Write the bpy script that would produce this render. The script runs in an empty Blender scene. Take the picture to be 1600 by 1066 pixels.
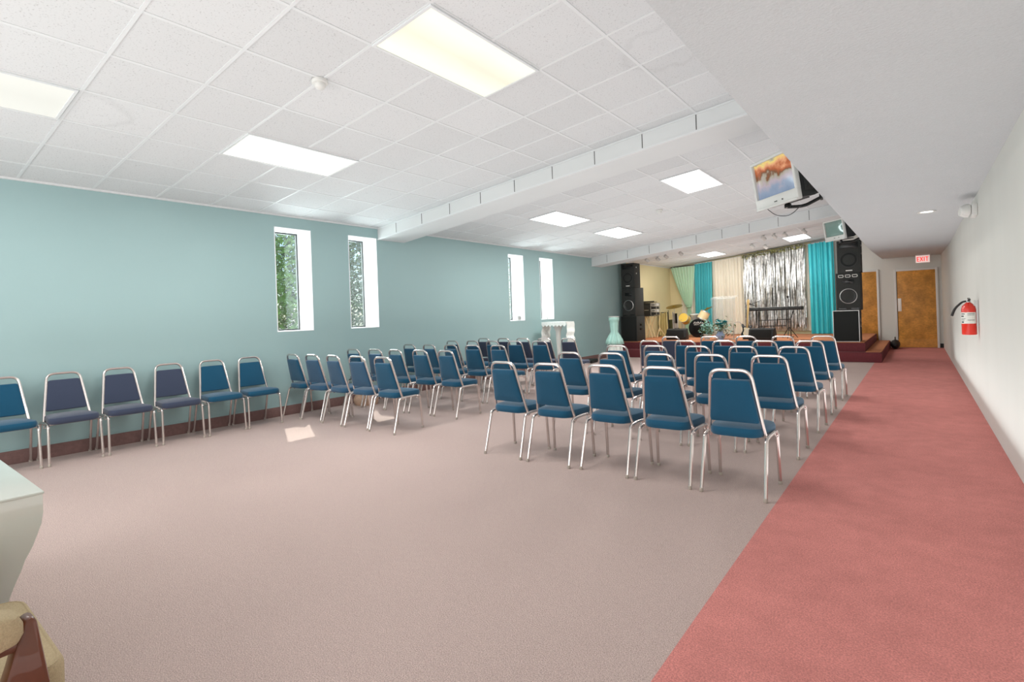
import bpy, bmesh, math, random
from mathutils import Vector, Matrix
random.seed(7)
sc = bpy.context.scene
COL = sc.collection
PI = math.pi

# ------------------------------------------------------------------ materials
def mat(name, rgb, rough=.6, metal=0., spec=.5, noise=None, bump=None, emis=None, trans=0., ior=1.45, coat=0., sheen=0.):
    m = bpy.data.materials.new(name); m.use_nodes = True
    nt = m.node_tree; N = nt.nodes; L = nt.links
    b = N['Principled BSDF']
    b.inputs['Base Color'].default_value = (*rgb, 1)
    b.inputs['Roughness'].default_value = rough
    b.inputs['Metallic'].default_value = metal
    b.inputs['Specular IOR Level'].default_value = spec
    b.inputs['Transmission Weight'].default_value = trans
    b.inputs['IOR'].default_value = ior
    b.inputs['Coat Weight'].default_value = coat
    b.inputs['Sheen Weight'].default_value = sheen
    tc = None
    if noise or bump:
        tc = N.new('ShaderNodeTexCoord')
    if noise:                                   # list of (scale, amount, stretch)
        cur = None
        for (scl, amt, st) in noise:
            mp = N.new('ShaderNodeMapping'); mp.inputs['Scale'].default_value = st
            L.new(tc.outputs['Object'], mp.inputs['Vector'])
            n = N.new('ShaderNodeTexNoise'); n.inputs['Scale'].default_value = scl
            n.inputs['Detail'].default_value = 3
            L.new(mp.outputs[0], n.inputs['Vector'])
            mr = N.new('ShaderNodeMapRange')
            mr.inputs['From Min'].default_value = .3; mr.inputs['From Max'].default_value = .7
            mr.inputs['To Min'].default_value = 1 - amt; mr.inputs['To Max'].default_value = 1 + amt
            L.new(n.outputs['Fac'], mr.inputs['Value'])
            if cur is None: cur = mr.outputs[0]
            else:
                mu = N.new('ShaderNodeMath'); mu.operation = 'MULTIPLY'
                L.new(cur, mu.inputs[0]); L.new(mr.outputs[0], mu.inputs[1]); cur = mu.outputs[0]
        vm = N.new('ShaderNodeVectorMath'); vm.operation = 'SCALE'
        vm.inputs[0].default_value = rgb
        L.new(cur, vm.inputs['Scale']); L.new(vm.outputs[0], b.inputs['Base Color'])
    if bump:
        scl, dist, st = bump
        mp = N.new('ShaderNodeMapping'); mp.inputs['Scale'].default_value = st
        L.new(tc.outputs['Object'], mp.inputs['Vector'])
        n = N.new('ShaderNodeTexNoise'); n.inputs['Scale'].default_value = scl; n.inputs['Detail'].default_value = 4
        L.new(mp.outputs[0], n.inputs['Vector'])
        bp = N.new('ShaderNodeBump'); bp.inputs['Distance'].default_value = dist
        L.new(n.outputs['Fac'], bp.inputs['Height']); L.new(bp.outputs[0], b.inputs['Normal'])
    if emis:
        b.inputs['Emission Color'].default_value = (*emis[0], 1)
        b.inputs['Emission Strength'].default_value = emis[1]
    return m
I3 = (1, 1, 1)
def s2l(r, g, b):
    f = lambda c: (c/255/12.92 if c/255 <= .04045 else ((c/255+.055)/1.055)**2.4)
    return (f(r), f(g), f(b))

M = {}
M['teal_wall'] = mat('teal_wall', s2l(155, 183, 184), .55, noise=[(.5, .03, I3)], bump=(180, .0006, I3))
M['white_wall'] = mat('white_wall', s2l(207, 207, 201), .6, noise=[(1.2, .03, (1, 1, .25))], bump=(120, .0008, I3))
M['cream_wall'] = mat('cream_wall', s2l(224, 212, 168), .65, noise=[(1, .03, I3)])
M['plaster'] = mat('plaster', s2l(194, 199, 201), .8, noise=[(3, .012, I3), (90, .03, I3)], bump=(75, .005, I3))
M['reveal'] = mat('reveal', s2l(238, 240, 242), .6)
M['base_brown'] = mat('base_brown', s2l(125, 96, 92), .85, noise=[(30, .1, I3)])
M['grid_white'] = mat('grid_white', s2l(216, 219, 220), .45)
M['beam_white'] = mat('beam_white', s2l(212, 215, 215), .7, noise=[(1.5, .02, I3)], bump=(160, .001, I3))
M['carpet_taupe'] = mat('carpet_taupe', s2l(188, 168, 162), .95, spec=.1, noise=[(210, .34, I3), (.5, .06, I3), (30, .03, I3)], bump=(170, .006, I3))
M['carpet_pink'] = mat('carpet_pink', s2l(206, 134, 128), .95, spec=.1, noise=[(150, .24, I3), (1.1, .08, I3), (7, .06, I3)], bump=(220, .005, I3))
M['stage_top'] = mat('stage_top', s2l(196, 128, 88), .8, noise=[(60, .08, I3)])
M['stage_riser'] = mat('stage_riser', s2l(112, 50, 56), .9, noise=[(60, .15, I3)])
M['fab_teal'] = mat('fab_teal', s2l(22, 76, 104), .9, spec=.2, noise=[(400, .12, I3)], bump=(600, .0006, I3), sheen=.25)
M['fab_steel'] = mat('fab_steel', s2l(44, 80, 108), .9, spec=.2, noise=[(400, .12, I3)], bump=(600, .0006, I3), sheen=.25)
M['fab_slate'] = mat('fab_slate', s2l(60, 68, 88), .9, spec=.2, noise=[(400, .12, I3)], bump=(600, .0006, I3), sheen=.25)
M['chrome'] = mat('chrome', s2l(214, 205, 201), .24, .9)
M['cap'] = mat('cap', s2l(170, 160, 150), .5)
M['black'] = mat('black', s2l(32, 33, 33), .6, noise=[(80, .15, I3)])
M['black_gloss'] = mat('black_gloss', s2l(22, 22, 22), .2)
M['cabinet'] = mat('cabinet', s2l(48, 50, 48), .75, noise=[(60, .2, I3)], bump=(300, .001, I3))
M['cabinet_olive'] = mat('cabinet_olive', s2l(66, 65, 54), .75, noise=[(60, .15, I3)])
M['grille'] = mat('grille', s2l(28, 31, 30), .8, noise=[(300, .3, I3)])
M['cone'] = mat('cone', s2l(50, 52, 52), .5)
M['silver'] = mat('silver', s2l(190, 190, 188), .35, .8)
M['silver_pl'] = mat('silver_pl', s2l(196, 196, 192), .4)
M['white_pl'] = mat('white_pl', s2l(214, 214, 210), .4)
M['white_badge'] = mat('white_badge', s2l(240, 240, 235), .4)
M['brass'] = mat('brass', s2l(150, 122, 50), .35, .85, noise=[(14, .15, I3)])
M['gold_plastic'] = mat('gold_plastic', s2l(226, 190, 76), .4)
M['cream_drum'] = mat('cream_drum', s2l(226, 206, 160), .4)
M['wood_door'] = mat('wood_door', s2l(196, 138, 62), .45, noise=[(4.5, .26, (1, 1, .8)), (20, .16, (1, 1, 1.6))])
M['wood_red'] = mat('wood_red', s2l(92, 44, 18), .4, noise=[(12, .25, (1, 1, .2))], coat=.4)
M['beige_fab'] = mat('beige_fab', s2l(176, 158, 126), .95, noise=[(260, .12, I3), (6, .05, I3)], bump=(300, .002, I3))
M['tan'] = mat('tan', s2l(190, 158, 136), .9, noise=[(20, .1, I3)])
M['pedestal_white'] = mat('pedestal_white', s2l(214, 219, 210), .12, coat=.6)
M['door_frame'] = mat('door_frame', s2l(214, 213, 210), .5)
M['push_plate'] = mat('push_plate', s2l(238, 236, 230), .35)
M['red_paint'] = mat('red_paint', s2l(215, 45, 28), .3, coat=.4)
M['paper'] = mat('paper', s2l(226, 226, 218), .6)
M['ink'] = mat('ink', s2l(60, 60, 62), .6)
M['exit_panel'] = mat('exit_panel', s2l(236, 214, 210), .3, emis=(s2l(255, 225, 220), .5))
M['exit_red'] = mat('exit_red', s2l(225, 70, 65), .4, emis=(s2l(255, 60, 55), .7))
M['tie_green'] = mat('tie_green', s2l(150, 190, 158), .6)
M['leaf_green'] = mat('leaf_green', s2l(70, 100, 45), .7, noise=[(8, .4, I3)])
M['leaf_light'] = mat('leaf_light', s2l(120, 160, 70), .7, noise=[(8, .35, I3)])
M['garland'] = mat('garland', s2l(160, 160, 104), .8, noise=[(12, .4, I3)])
M['flower_teal'] = mat('flower_teal', s2l(20, 160, 176), .6, noise=[(30, .25, I3)])
M['flower_pale'] = mat('flower_pale', s2l(150, 200, 190), .7, noise=[(30, .2, I3)])
M['vase_blue'] = mat('vase_blue', s2l(150, 175, 215), .2, coat=.4)
M['bark'] = mat('bark', s2l(90, 78, 60), .9)
M['grass_out'] = mat('grass_out', s2l(110, 130, 70), .9, noise=[(3, .3, I3)])
M['guitar_white'] = mat('guitar_white', s2l(230, 222, 190), .25, coat=.4)
M['maple'] = mat('maple', s2l(200, 168, 110), .4)
M['dark_frame'] = mat('dark_frame', s2l(60, 62, 60), .5)
M['bin_green'] = mat('bin_green', s2l(92, 96, 60), .7)
M['lace'] = mat('lace', s2l(232, 236, 232), .8, noise=[(40, .08, I3)])
M['mint_fab'] = mat('mint_fab', s2l(180, 222, 212), .7, noise=[(10, .05, (1, 1, .2))])
M['white_cloth'] = mat('white_cloth', s2l(226, 228, 222), .8)
def cloth(name, rgb, rough=.6, sheen=.2, tr=.25):
    m = mat(name, rgb, rough, noise=[(9, .06, (1, 1, .05))], sheen=sheen)
    return m
M['cur_mint'] = cloth('cur_mint', s2l(200, 230, 202))
M['cur_teal'] = cloth('cur_teal', s2l(64, 178, 186), .45)
M['cur_cream'] = cloth('cur_cream', s2l(230, 224, 206))
M['cur_satin'] = cloth('cur_satin', s2l(66, 204, 214), .25)
M['foil'] = mat('foil', s2l(222, 222, 220), .28, .95, noise=[(26, .4, (1, 1, .5))])
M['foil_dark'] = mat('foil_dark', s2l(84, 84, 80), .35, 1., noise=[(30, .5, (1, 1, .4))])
M['clear'] = mat('clear', (.96, .97, .97), .03, trans=.92, ior=1.2)
M['lit'] = mat('lit', (1, 1, 1), .5, emis=((1, 1, 1), 1.5))
M['glasspane'] = None
def glass_mat():
    m = bpy.data.materials.new('window_glass'); m.use_nodes = True
    nt = m.node_tree; N = nt.nodes; L = nt.links; N.clear()
    o = N.new('ShaderNodeOutputMaterial'); mx = N.new('ShaderNodeMixShader')
    t = N.new('ShaderNodeBsdfTransparent'); g = N.new('ShaderNodeBsdfGlossy'); g.inputs['Roughness'].default_value = .02
    t.inputs[0].default_value = (.93, .96, .95, 1)
    mx.inputs[0].default_value = .06
    L.new(t.outputs[0], mx.inputs[1]); L.new(g.outputs[0], mx.inputs[2]); L.new(mx.outputs[0], o.inputs[0])
    return m
M['glass'] = glass_mat()
def acrylic_mat():
    m = bpy.data.materials.new('clear_acrylic'); m.use_nodes = True
    nt = m.node_tree; N = nt.nodes; L = nt.links; N.clear()
    o = N.new('ShaderNodeOutputMaterial'); mx = N.new('ShaderNodeMixShader')
    t = N.new('ShaderNodeBsdfTransparent'); g = N.new('ShaderNodeBsdfPrincipled')
    g.inputs['Base Color'].default_value = (.85, .87, .87, 1); g.inputs['Roughness'].default_value = .08
    t.inputs[0].default_value = (.95, .96, .96, 1); mx.inputs[0].default_value = .1
    L.new(t.outputs[0], mx.inputs[1]); L.new(g.outputs[0], mx.inputs[2]); L.new(mx.outputs[0], o.inputs[0])
    return m
M['acrylic'] = acrylic_mat()

def diffuser_mat(name, edge, mid, strength, axis_scale=.3):
    """prismatic light diffuser: brighter edges, darker band where the tubes are off"""
    m = bpy.data.materials.new(name); m.use_nodes = True
    nt = m.node_tree; N = nt.nodes; L = nt.links
    b = N['Principled BSDF']; b.inputs['Roughness'].default_value = .35
    b.inputs['Base Color'].default_value = (.6, .6, .55, 1)
    tc = N.new('ShaderNodeTexCoord'); sp = N.new('ShaderNodeSeparateXYZ'); L.new(tc.outputs['Object'], sp.inputs[0])
    ab = N.new('ShaderNodeMath'); ab.operation = 'ABSOLUTE'; L.new(sp.outputs['X'], ab.inputs[0])
    n = N.new('ShaderNodeTexNoise'); n.inputs['Scale'].default_value = 2.; L.new(tc.outputs['Object'], n.inputs['Vector'])
    ad = N.new('ShaderNodeMath'); ad.operation = 'MULTIPLY_ADD'; ad.inputs[1].default_value = .1; L.new(n.outputs['Fac'], ad.inputs[0]); L.new(ab.outputs[0], ad.inputs[2])
    cr = N.new('ShaderNodeValToRGB')
    cr.color_ramp.elements[0].position = .06; cr.color_ramp.elements[0].color = (*mid, 1)
    cr.color_ramp.elements[1].position = .24; cr.color_ramp.elements[1].color = (*edge, 1)
    L.new(ad.outputs[0], cr.inputs[0]); L.new(cr.outputs[0], b.inputs['Emission Color'])
    b.inputs['Emission Strength'].default_value = strength
    return m
M['diff_yellow'] = diffuser_mat('diff_yellow', s2l(246, 248, 230), s2l(214, 214, 178), .52)
M['diff_white'] = diffuser_mat('diff_white', s2l(255, 255, 252), s2l(232, 230, 214), .68)
M['diff_dull'] = diffuser_mat('diff_dull', s2l(226, 228, 226), s2l(216, 218, 216), .38)
M['diff_bright'] = diffuser_mat('diff_bright', (1, 1, 1), (1, 1, 1), 2.2)

def tile_mat():
    """acoustic ceiling tile: pits, slight tone change tile to tile, faint water stains"""
    m = bpy.data.materials.new('acoustic_tile'); m.use_nodes = True
    nt = m.node_tree; N = nt.nodes; L = nt.links
    b = N['Principled BSDF']; b.inputs['Roughness'].default_value = .9; b.inputs['Specular IOR Level'].default_value = .15
    tc = N.new('ShaderNodeTexCoord')
    def math_(op, a, bb=None, c=None):
        n = N.new('ShaderNodeMath'); n.operation = op
        for i, v in enumerate((a, bb, c)):
            if v is None: continue
            if hasattr(v, 'links'): L.new(v, n.inputs[i])
            else: n.inputs[i].default_value = v
        return n.outputs[0]
    sp = N.new('ShaderNodeSeparateXYZ'); L.new(tc.outputs['Object'], sp.inputs[0])
    T = .611
    gx = math_('DIVIDE', math_('ADD', sp.outputs['X'], 3.637), T); gy = math_('DIVIDE', math_('ADD', sp.outputs['Y'], -1.167), T)
    fx = math_('FLOOR', gx); fy = math_('FLOOR', gy)
    cx = N.new('ShaderNodeCombineXYZ'); L.new(fx, cx.inputs[0]); L.new(fy, cx.inputs[1])
    wn = N.new('ShaderNodeTexWhiteNoise'); wn.noise_dimensions = '2D'; L.new(cx.outputs[0], wn.inputs['Vector'])
    tone = math_('MULTIPLY_ADD', wn.outputs['Value'], .05, .64)
    pits = N.new('ShaderNodeTexNoise'); pits.inputs['Scale'].default_value = 85; pits.inputs['Detail'].default_value = 5
    L.new(tc.outputs['Object'], pits.inputs['Vector'])
    pr = N.new('ShaderNodeMapRange'); pr.inputs['From Min'].default_value = .28; pr.inputs['From Max'].default_value = .42
    pr.inputs['To Min'].default_value = .7; pr.inputs['To Max'].default_value = 1; L.new(pits.outputs['Fac'], pr.inputs['Value'])
    # two brown-grey stain rings
    st = tone
    for (sx, sy, r) in ((-1.55, 4.15, .33), (-5.2, 1.25, .3)):
        dx = math_('ADD', sp.outputs['X'], -sx); dy = math_('ADD', sp.outputs['Y'], -sy)
        d = math_('SQRT', math_('ADD', math_('MULTIPLY', dx, dx), math_('MULTIPLY', dy, dy)))
        n2 = N.new('ShaderNodeTexNoise'); n2.inputs['Scale'].default_value = 5; L.new(tc.outputs['Object'], n2.inputs['Vector'])
        d2 = math_('ADD', d, math_('MULTIPLY', n2.outputs['Fac'], .25))
        ring = math_('ABSOLUTE', math_('ADD', d2, -(r + .12)))
        mr = N.new('ShaderNodeMapRange'); mr.inputs['From Min'].default_value = 0; mr.inputs['From Max'].default_value = .05
        mr.inputs['To Min'].default_value = .93; mr.inputs['To Max'].default_value = 1; L.new(ring, mr.inputs['Value'])
        st = math_('MULTIPLY', st, mr.outputs[0])
    tot = math_('MULTIPLY', st, pr.outputs[0])
    cc = N.new('ShaderNodeCombineColor'); L.new(math_('MULTIPLY', tot, .965), cc.inputs[0]); L.new(math_('MULTIPLY', tot, .99), cc.inputs[1]); L.new(tot, cc.inputs[2])
    L.new(cc.outputs[0], b.inputs['Base Color'])
    return m
M['tile'] = tile_mat()

def screen_mat():
    m = bpy.data.materials.new('tv_picture'); m.use_nodes = True
    nt = m.node_tree; N = nt.nodes; L = nt.links
    b = N['Principled BSDF']; b.inputs['Roughness'].default_value = .15; b.inputs['Base Color'].default_value = (.02, .02, .02, 1)
    tc = N.new('ShaderNodeTexCoord'); sp = N.new('ShaderNodeSeparateXYZ'); L.new(tc.outputs['Object'], sp.inputs[0])
    n = N.new('ShaderNodeTexNoise'); n.inputs['Scale'].default_value = 7; n.inputs['Detail'].default_value = 4
    L.new(tc.outputs['Object'], n.inputs['Vector'])
    ad = N.new('ShaderNodeMath'); ad.operation = 'MULTIPLY_ADD'; ad.inputs[1].default_value = .34
    L.new(n.outputs['Fac'], ad.inputs[0]); L.new(sp.outputs['Z'], ad.inputs[2])
    mr = N.new('ShaderNodeMapRange'); mr.inputs['From Min'].default_value = 0.18; mr.inputs['From Max'].default_value = .74
    L.new(ad.outputs[0], mr.inputs['Value'])
    cr = N.new('ShaderNodeValToRGB'); e = cr.color_ramp.elements
    e[0].position = 0; e[0].color = (*s2l(120, 140, 170), 1); e[1].position = 1; e[1].color = (*s2l(110, 130, 160), 1)
    for p, c in ((.3, (150, 165, 190)), (.45, (196, 180, 190)), (.56, (180, 170, 150)), (.62, (120, 70, 20)), (.70, (190, 90, 30)), (.78, (244, 170, 120)), (.88, (255, 226, 130))):
        k = e.new(p); k.color = (*s2l(*c), 1)
    L.new(mr.outputs[0], cr.inputs[0]); L.new(cr.outputs[0], b.inputs['Emission Color']); b.inputs['Emission Strength'].default_value = .8
    return m
M['picture'] = screen_mat()
M['dead_screen'] = mat('dead_screen', s2l(110, 135, 128), .1, coat=.8)

# ------------------------------------------------------------------ mesh helpers
class MB:
    def __init__(s): s.bm = bmesh.new()
    def box(s, x0, x1, y0, y1, z0, z1, bev=0., mx=None):
        b = bmesh.new()
        v = [b.verts.new(p) for p in ((x0,y0,z0),(x1,y0,z0),(x1,y1,z0),(x0,y1,z0),(x0,y0,z1),(x1,y0,z1),(x1,y1,z1),(x0,y1,z1))]
        for f in ((3,2,1,0),(4,5,6,7),(0,1,5,4),(1,2,6,5),(2,3,7,6),(3,0,4,7)): b.faces.new([v[i] for i in f])
        if bev: bmesh.ops.bevel(b, geom=b.edges[:], offset=bev, segments=2, profile=.5, affect='EDGES')
        s._add(b, mx); return s
    def prism(s, pts, z0, z1, bev=0., mx=None):
        b = bmesh.new()
        lo = [b.verts.new((x, y, z0)) for x, y in pts]; hi = [b.verts.new((x, y, z1)) for x, y in pts]
        b.faces.new(lo[::-1]); b.faces.new(hi); n = len(pts)
        for i in range(n): b.faces.new((lo[i], lo[(i+1) % n], hi[(i+1) % n], hi[i]))
        bmesh.ops.recalc_face_normals(b, faces=b.faces[:])
        if bev: bmesh.ops.bevel(b, geom=b.edges[:], offset=bev, segments=2, profile=.5, affect='EDGES')
        s._add(b, mx); return s
    def lathe(s, prof, seg=24, mx=None, cap=True):
        b = bmesh.new(); rings = []
        for r, z in prof:
            if r < 1e-6: rings.append([b.verts.new((0, 0, z))])
            else: rings.append([b.verts.new((r*math.cos(2*PI*k/seg), r*math.sin(2*PI*k/seg), z)) for k in range(seg)])
        for a, c in zip(rings, rings[1:]):
            for k in range(seg):
                k2 = (k+1) % seg
                if len(a) == 1 and len(c) == 1: continue
                if len(a) == 1: b.faces.new((a[0], c[k2], c[k]))
                elif len(c) == 1: b.faces.new((a[k], a[k2], c[0]))
                else: b.faces.new((a[k], a[k2], c[k2], c[k]))
        if cap:
            if len(rings[0]) > 1: b.faces.new(rings[0][::-1])
            if len(rings[-1]) > 1: b.faces.new(rings[-1])
        bmesh.ops.recalc_face_normals(b, faces=b.faces[:])
        s._add(b, mx); return s
    def tube(s, pts, r, seg=8, mx=None, closed=False, r2=None):
        b = bmesh.new(); P = [Vector(p) for p in pts]; n = len(P); rings = []
        up = None
        for i in range(n):
            if closed: d = (P[(i+1) % n]-P[i-1])
            else: d = (P[min(i+1, n-1)]-P[max(i-1, 0)])
            d.normalize()
            if up is None:
                up = Vector((0, 0, 1)) if abs(d.z) < .9 else Vector((1, 0, 0))
            up = (up - d*up.dot(d)); up.normalize(); sd = d.cross(up)
            rr = r if r2 is None else r+(r2-r)*i/(n-1)
            rings.append([b.verts.new(P[i]+up*rr*math.cos(2*PI*k/seg)+sd*rr*math.sin(2*PI*k/seg)) for k in range(seg)])
        m_ = n if closed else n-1
        for i in range(m_):
            a, c = rings[i], rings[(i+1) % n]
            for k in range(seg): b.faces.new((a[k], a[(k+1) % seg], c[(k+1) % seg], c[k]))
        if not closed: b.faces.new(rings[0][::-1]); b.faces.new(rings[-1])
        bmesh.ops.recalc_face_normals(b, faces=b.faces[:])
        s._add(b, mx); return s
    def rings(s, R, mx=None, cap=True):
        """loft through a list of equal-length vertex rings"""
        b = bmesh.new(); V = [[b.verts.new(p) for p in ring] for ring in R]; n = len(V[0])
        for a, c in zip(V, V[1:]):
            for k in range(n): b.faces.new((a[k], a[(k+1) % n], c[(k+1) % n], c[k]))
        if cap: b.faces.new(V[0][::-1]); b.faces.new(V[-1])
        bmesh.ops.recalc_face_normals(b, faces=b.faces[:])
        s._add(b, mx); return s
    def grid(s, f, nu, nv, mx=None):
        b = bmesh.new(); V = [[b.verts.new(f(i/nu, j/nv)) for j in range(nv+1)] for i in range(nu+1)]
        for i in range(nu):
            for j in range(nv): b.faces.new((V[i][j], V[i+1][j], V[i+1][j+1], V[i][j+1]))
        s._add(b, mx); return s
    def quad(s, pts, mx=None):
        s.bm.faces.new([s.bm.verts.new(p) for p in pts]); return s
    def _add(s, b, mx):
        if mx is not None: bmesh.ops.transform(b, matrix=mx, verts=b.verts[:])
        me = bpy.data.meshes.new('t'); b.to_mesh(me); b.free(); s.bm.from_mesh(me); bpy.data.meshes.remove(me)
    def build(s, name, m, parent=None, smooth=True, ang=40, loc=None, rot=None):
        me = bpy.data.meshes.new(name); s.bm.to_mesh(me); s.bm.free()
        me.materials.append(m)
        if smooth:
            for p in me.polygons: p.use_smooth = True
            me.set_sharp_from_angle(angle=math.radians(ang))
        o = bpy.data.objects.new(name, me); COL.objects.link(o)
        if parent is not None: o.parent = parent
        if loc is not None: o.location = loc
        if rot is not None: o.rotation_euler = rot
        return o

def tag(o, label, cat, group=None, kind=None):
    o['label'] = label; o['category'] = cat
    if group: o['group'] = group
    if kind: o['kind'] = kind
    return o
def thing(name, label, cat, loc=(0, 0, 0), rz=0., group=None, rot=None):
    o = bpy.data.objects.new(name, None); COL.objects.link(o); o.empty_display_size = .1
    o.location = loc; o.rotation_euler = rot if rot else (0, 0, rz)
    return tag(o, label, cat, group)
def struct(o): o['kind'] = 'structure'; return o
def T(x, y, z): return Matrix.Translation((x, y, z))
def RX(a): return Matrix.Rotation(a, 4, 'X')
def RY(a): return Matrix.Rotation(a, 4, 'Y')
def RZ(a): return Matrix.Rotation(a, 4, 'Z')
def copy_tree(o, parent=None):
    c = o.copy(); COL.objects.link(c); c.parent = parent
    for ch in list(o.children): copy_tree(ch, c)
    return c
def fillet(pts, r, n=5):
    P = [Vector(p) for p in pts]; out = [P[0]]
    for i in range(1, len(P)-1):
        a, b, c = P[i-1], P[i], P[i+1]
        d1 = (a-b); d2 = (c-b); k = min(r, d1.length*.49, d2.length*.49)
        p, q = b+d1.normalized()*k, b+d2.normalized()*k
        for t in range(n+1):
            u = t/n; out.append(p*(1-u)**2+b*2*u*(1-u)+q*u*u)
    out.append(P[-1]); return out
def round_poly(pts, r, n=4):
    P = [Vector((x, y, 0)) for x, y in pts]; out = []; m = len(P)
    for i in range(m):
        a, b, c = P[i-1], P[i], P[(i+1) % m]
        d1, d2 = a-b, c-b; k = min(r, d1.length*.45, d2.length*.45)
        p, q = b+d1.normalized()*k, b+d2.normalized()*k
        for t in range(n+1):
            u = t/n; v = p*(1-u)**2+b*2*u*(1-u)+q*u*u; out.append((v.x, v.y))
    return out
def cushion(mb, outline, z0, z1, rad, dome=0., mx=None):
    """soft pad over an outline: rounded sides and slightly domed top"""
    cx = sum(p[0] for p in outline)/len(outline); cy = sum(p[1] for p in outline)/len(outline)
    ext = max(max(abs(p[0]-cx), abs(p[1]-cy)) for p in outline)
    R = []
    def ring(ins, z): R.append([(cx+(x-cx)*(1-ins/ext), cy+(y-cy)*(1-ins/ext), z) for x, y in outline])
    ring(rad*1.2, z0); ring(rad*.3, z0+rad*.25); ring(0, z0+rad*.8)
    ring(0, z1-rad); ring(rad*.3, z1-rad*.3); ring(rad, z1)
    if dome:
        ring(ext*.45, z1+dome*.75); ring(ext*.8, z1+dome)
    mb.rings(R, mx); return mb

# ------------------------------------------------------------------ room shell
XL, XR, XA, XS = -7.17, .555, -.776, -.78
YB, YF = -3.0, 18.85
HS = 2.474
SLP = .098; ZC = 3.212+.098*3.637
cz = lambda x: ZC+SLP*x
ANG = -math.atan(SLP)                      # rotation about Y that tips local X up the ceiling slope

f = MB(); f.box(XL-.5, XA, YB, YF, -.1, 0); f = struct(f.build('floor', M['carpet_taupe'], smooth=False))
f = MB(); f.box(XA, XR+.2, YB, YF, -.1, 0.001); struct(f.build('floor.001', M['carpet_pink'], smooth=False))

# left wall with four deep window openings
WIN = [(3.84, 4.41), (5.06, 5.62), (9.20, 9.77), (10.42, 11.0)]
WZ0, WZ1 = 1.19, 2.69
WD = .42
w = MB(); ys = [YB]+[y for p in WIN for y in p]+[15.2]
for i in range(0, len(ys), 2): w.box(XL-WD, XL, ys[i], ys[i+1], 0, 3.1)
for a, b in WIN: w.box(XL-WD, XL, a, b, 0, WZ0); w.box(XL-WD, XL, a, b, WZ1, 3.1)
struct(w.build('wall_left', M['teal_wall'], smooth=False))
w = MB(); w.box(XL-WD, XL, 15.2, YF, 0, 3.1); struct(w.build('wall_left_stage', M['cream_wall'], smooth=False))
w = MB(); w.box(-2.6, XR+.2, YF, YF+.2, 0, 4.0); struct(w.build('wall_far', M['white_wall'], smooth=False))
w = MB(); w.box(XL-WD, -2.6, YF, YF+.2, 0, 4.0); struct(w.build('wall_far.001', M['cream_wall'], smooth=False))
w = MB(); w.box(XR, XR+.2, YB, YF, 0, HS+1.5); struct(w.build('wall_right', M['white_wall'], smooth=False))
w = MB(); w.box(XL-WD, XR+.2, YB-.2, YB, 0, 4.0); struct(w.build('wall_back', M['white_wall'], smooth=False))

for n, (a, b) in enumerate(WIN):
    e = bpy.data.objects.new('window_%d' % (n+1), None); COL.objects.link(e); struct(e)
    r = MB(); t = .012
    r.box(XL-WD+.02, XL+.001, b-t, b, WZ0, WZ1); r.box(XL-WD+.02, XL+.001, a, a+t, WZ0, WZ1)
    r.box(XL-WD+.02, XL+.001, a+t, b-t, WZ1-t, WZ1)
    r.build('window_reveal', M['reveal'], e, smooth=False)
    r = MB(); r.box(XL-WD+.02, XL+.001, a+t, b-t, WZ0, WZ0+t); r.build('window_sill', M['reveal'], e, smooth=False)
    r = MB(); x0, x1 = XL-WD+.03, XL-WD+.06; fr = .022
    r.box(x0, x1, a+t, a+t+fr, WZ0+t, WZ1-t); r.box(x0, x1, b-t-fr, b-t, WZ0+t, WZ1-t)
    r.box(x0, x1, a+t+fr, b-t-fr, WZ0+t, WZ0+t+fr); r.box(x0, x1, a+t+fr, b-t-fr, WZ1-t-fr, WZ1-t)
    r.build('window_frame', M['dark_frame'], e, smooth=False)
    r = MB(); r.box(x0+.012, x0+.016, a+t+fr, b-t-fr, WZ0+t+fr, WZ1-t-fr); r.build('window_pane', M['glass'], e, smooth=False)

r = MB(); r.box(XL, XL+.018, YB, 14.0, 0, .135, .004); struct(r.build('baseboard_left', M['base_brown']))
r = MB(); r.box(XL, XL+.008, YB, 14.0, .135, .15); struct(r.build('trim_1', M['teal_wall']))
r = MB(); r.box(.47, XR, YF-.015, YF, 0, .12); struct(r.build('baseboard_far', M['black']))

# sloped suspended ceiling
TT = .611; GX0, GY0 = -3.637, 1.167
slope = Matrix(((1, 0, 0, 0), (0, 1, 0, 0), (SLP, 0, 1, ZC), (0, 0, 0, 1)))
c_ = MB(); c_.box(XL-WD, XS, YB, YF, 0, .08, mx=slope); ceil_o = struct(c_.build('ceiling', M['tile'], smooth=False))
g = MB(); hw = .012
i = -6
while i <= 6:
    x = GX0-TT*i
    if XL < x < XS: g.box(x-hw, x+hw, YB, YF, -.004, 0.001, mx=slope)
    i += 1
j = -7
while GY0+TT*j < YF:
    y = GY0+TT*j
    if y > YB:
        g.box(XL, XS, y-hw, y+hw, -.0045, 0.001, mx=slope)
    j += 1
g.build('ceiling_grid', M['grid_white'], ceil_o, smooth=False)
g = MB(); g.box(XL, XL+.022, YB, YF, -.02, 0, mx=slope); g.build('wall_angle_trim', M['grid_white'], ceil_o, smooth=False)

# low plaster soffit over the aisle
s = MB(); s.box(XS, XR, YB, 14.0, HS, HS+.12); s.box(XS-.0, XS+.12, YB, 14.0, HS+.12, 3.6)
s.box(XS, XS+.12, 14.0, YF, 2.62, 3.6)
struct(s.build('ceiling_aisle', M['plaster'], smooth=False))
s = MB(); s.quad([(XS, 14.0, HS), (XS, YF, 2.6), (XR, YF, 2.6), (XR, 14.0, HS)]); s.quad([(XS, 14.0, HS+.12), (XR, 14.0, HS+.12), (XR, YF, 2.72), (XS, YF, 2.72)])
struct(s.build('ceiling_aisle_end', M['plaster'], smooth=False))

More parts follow.
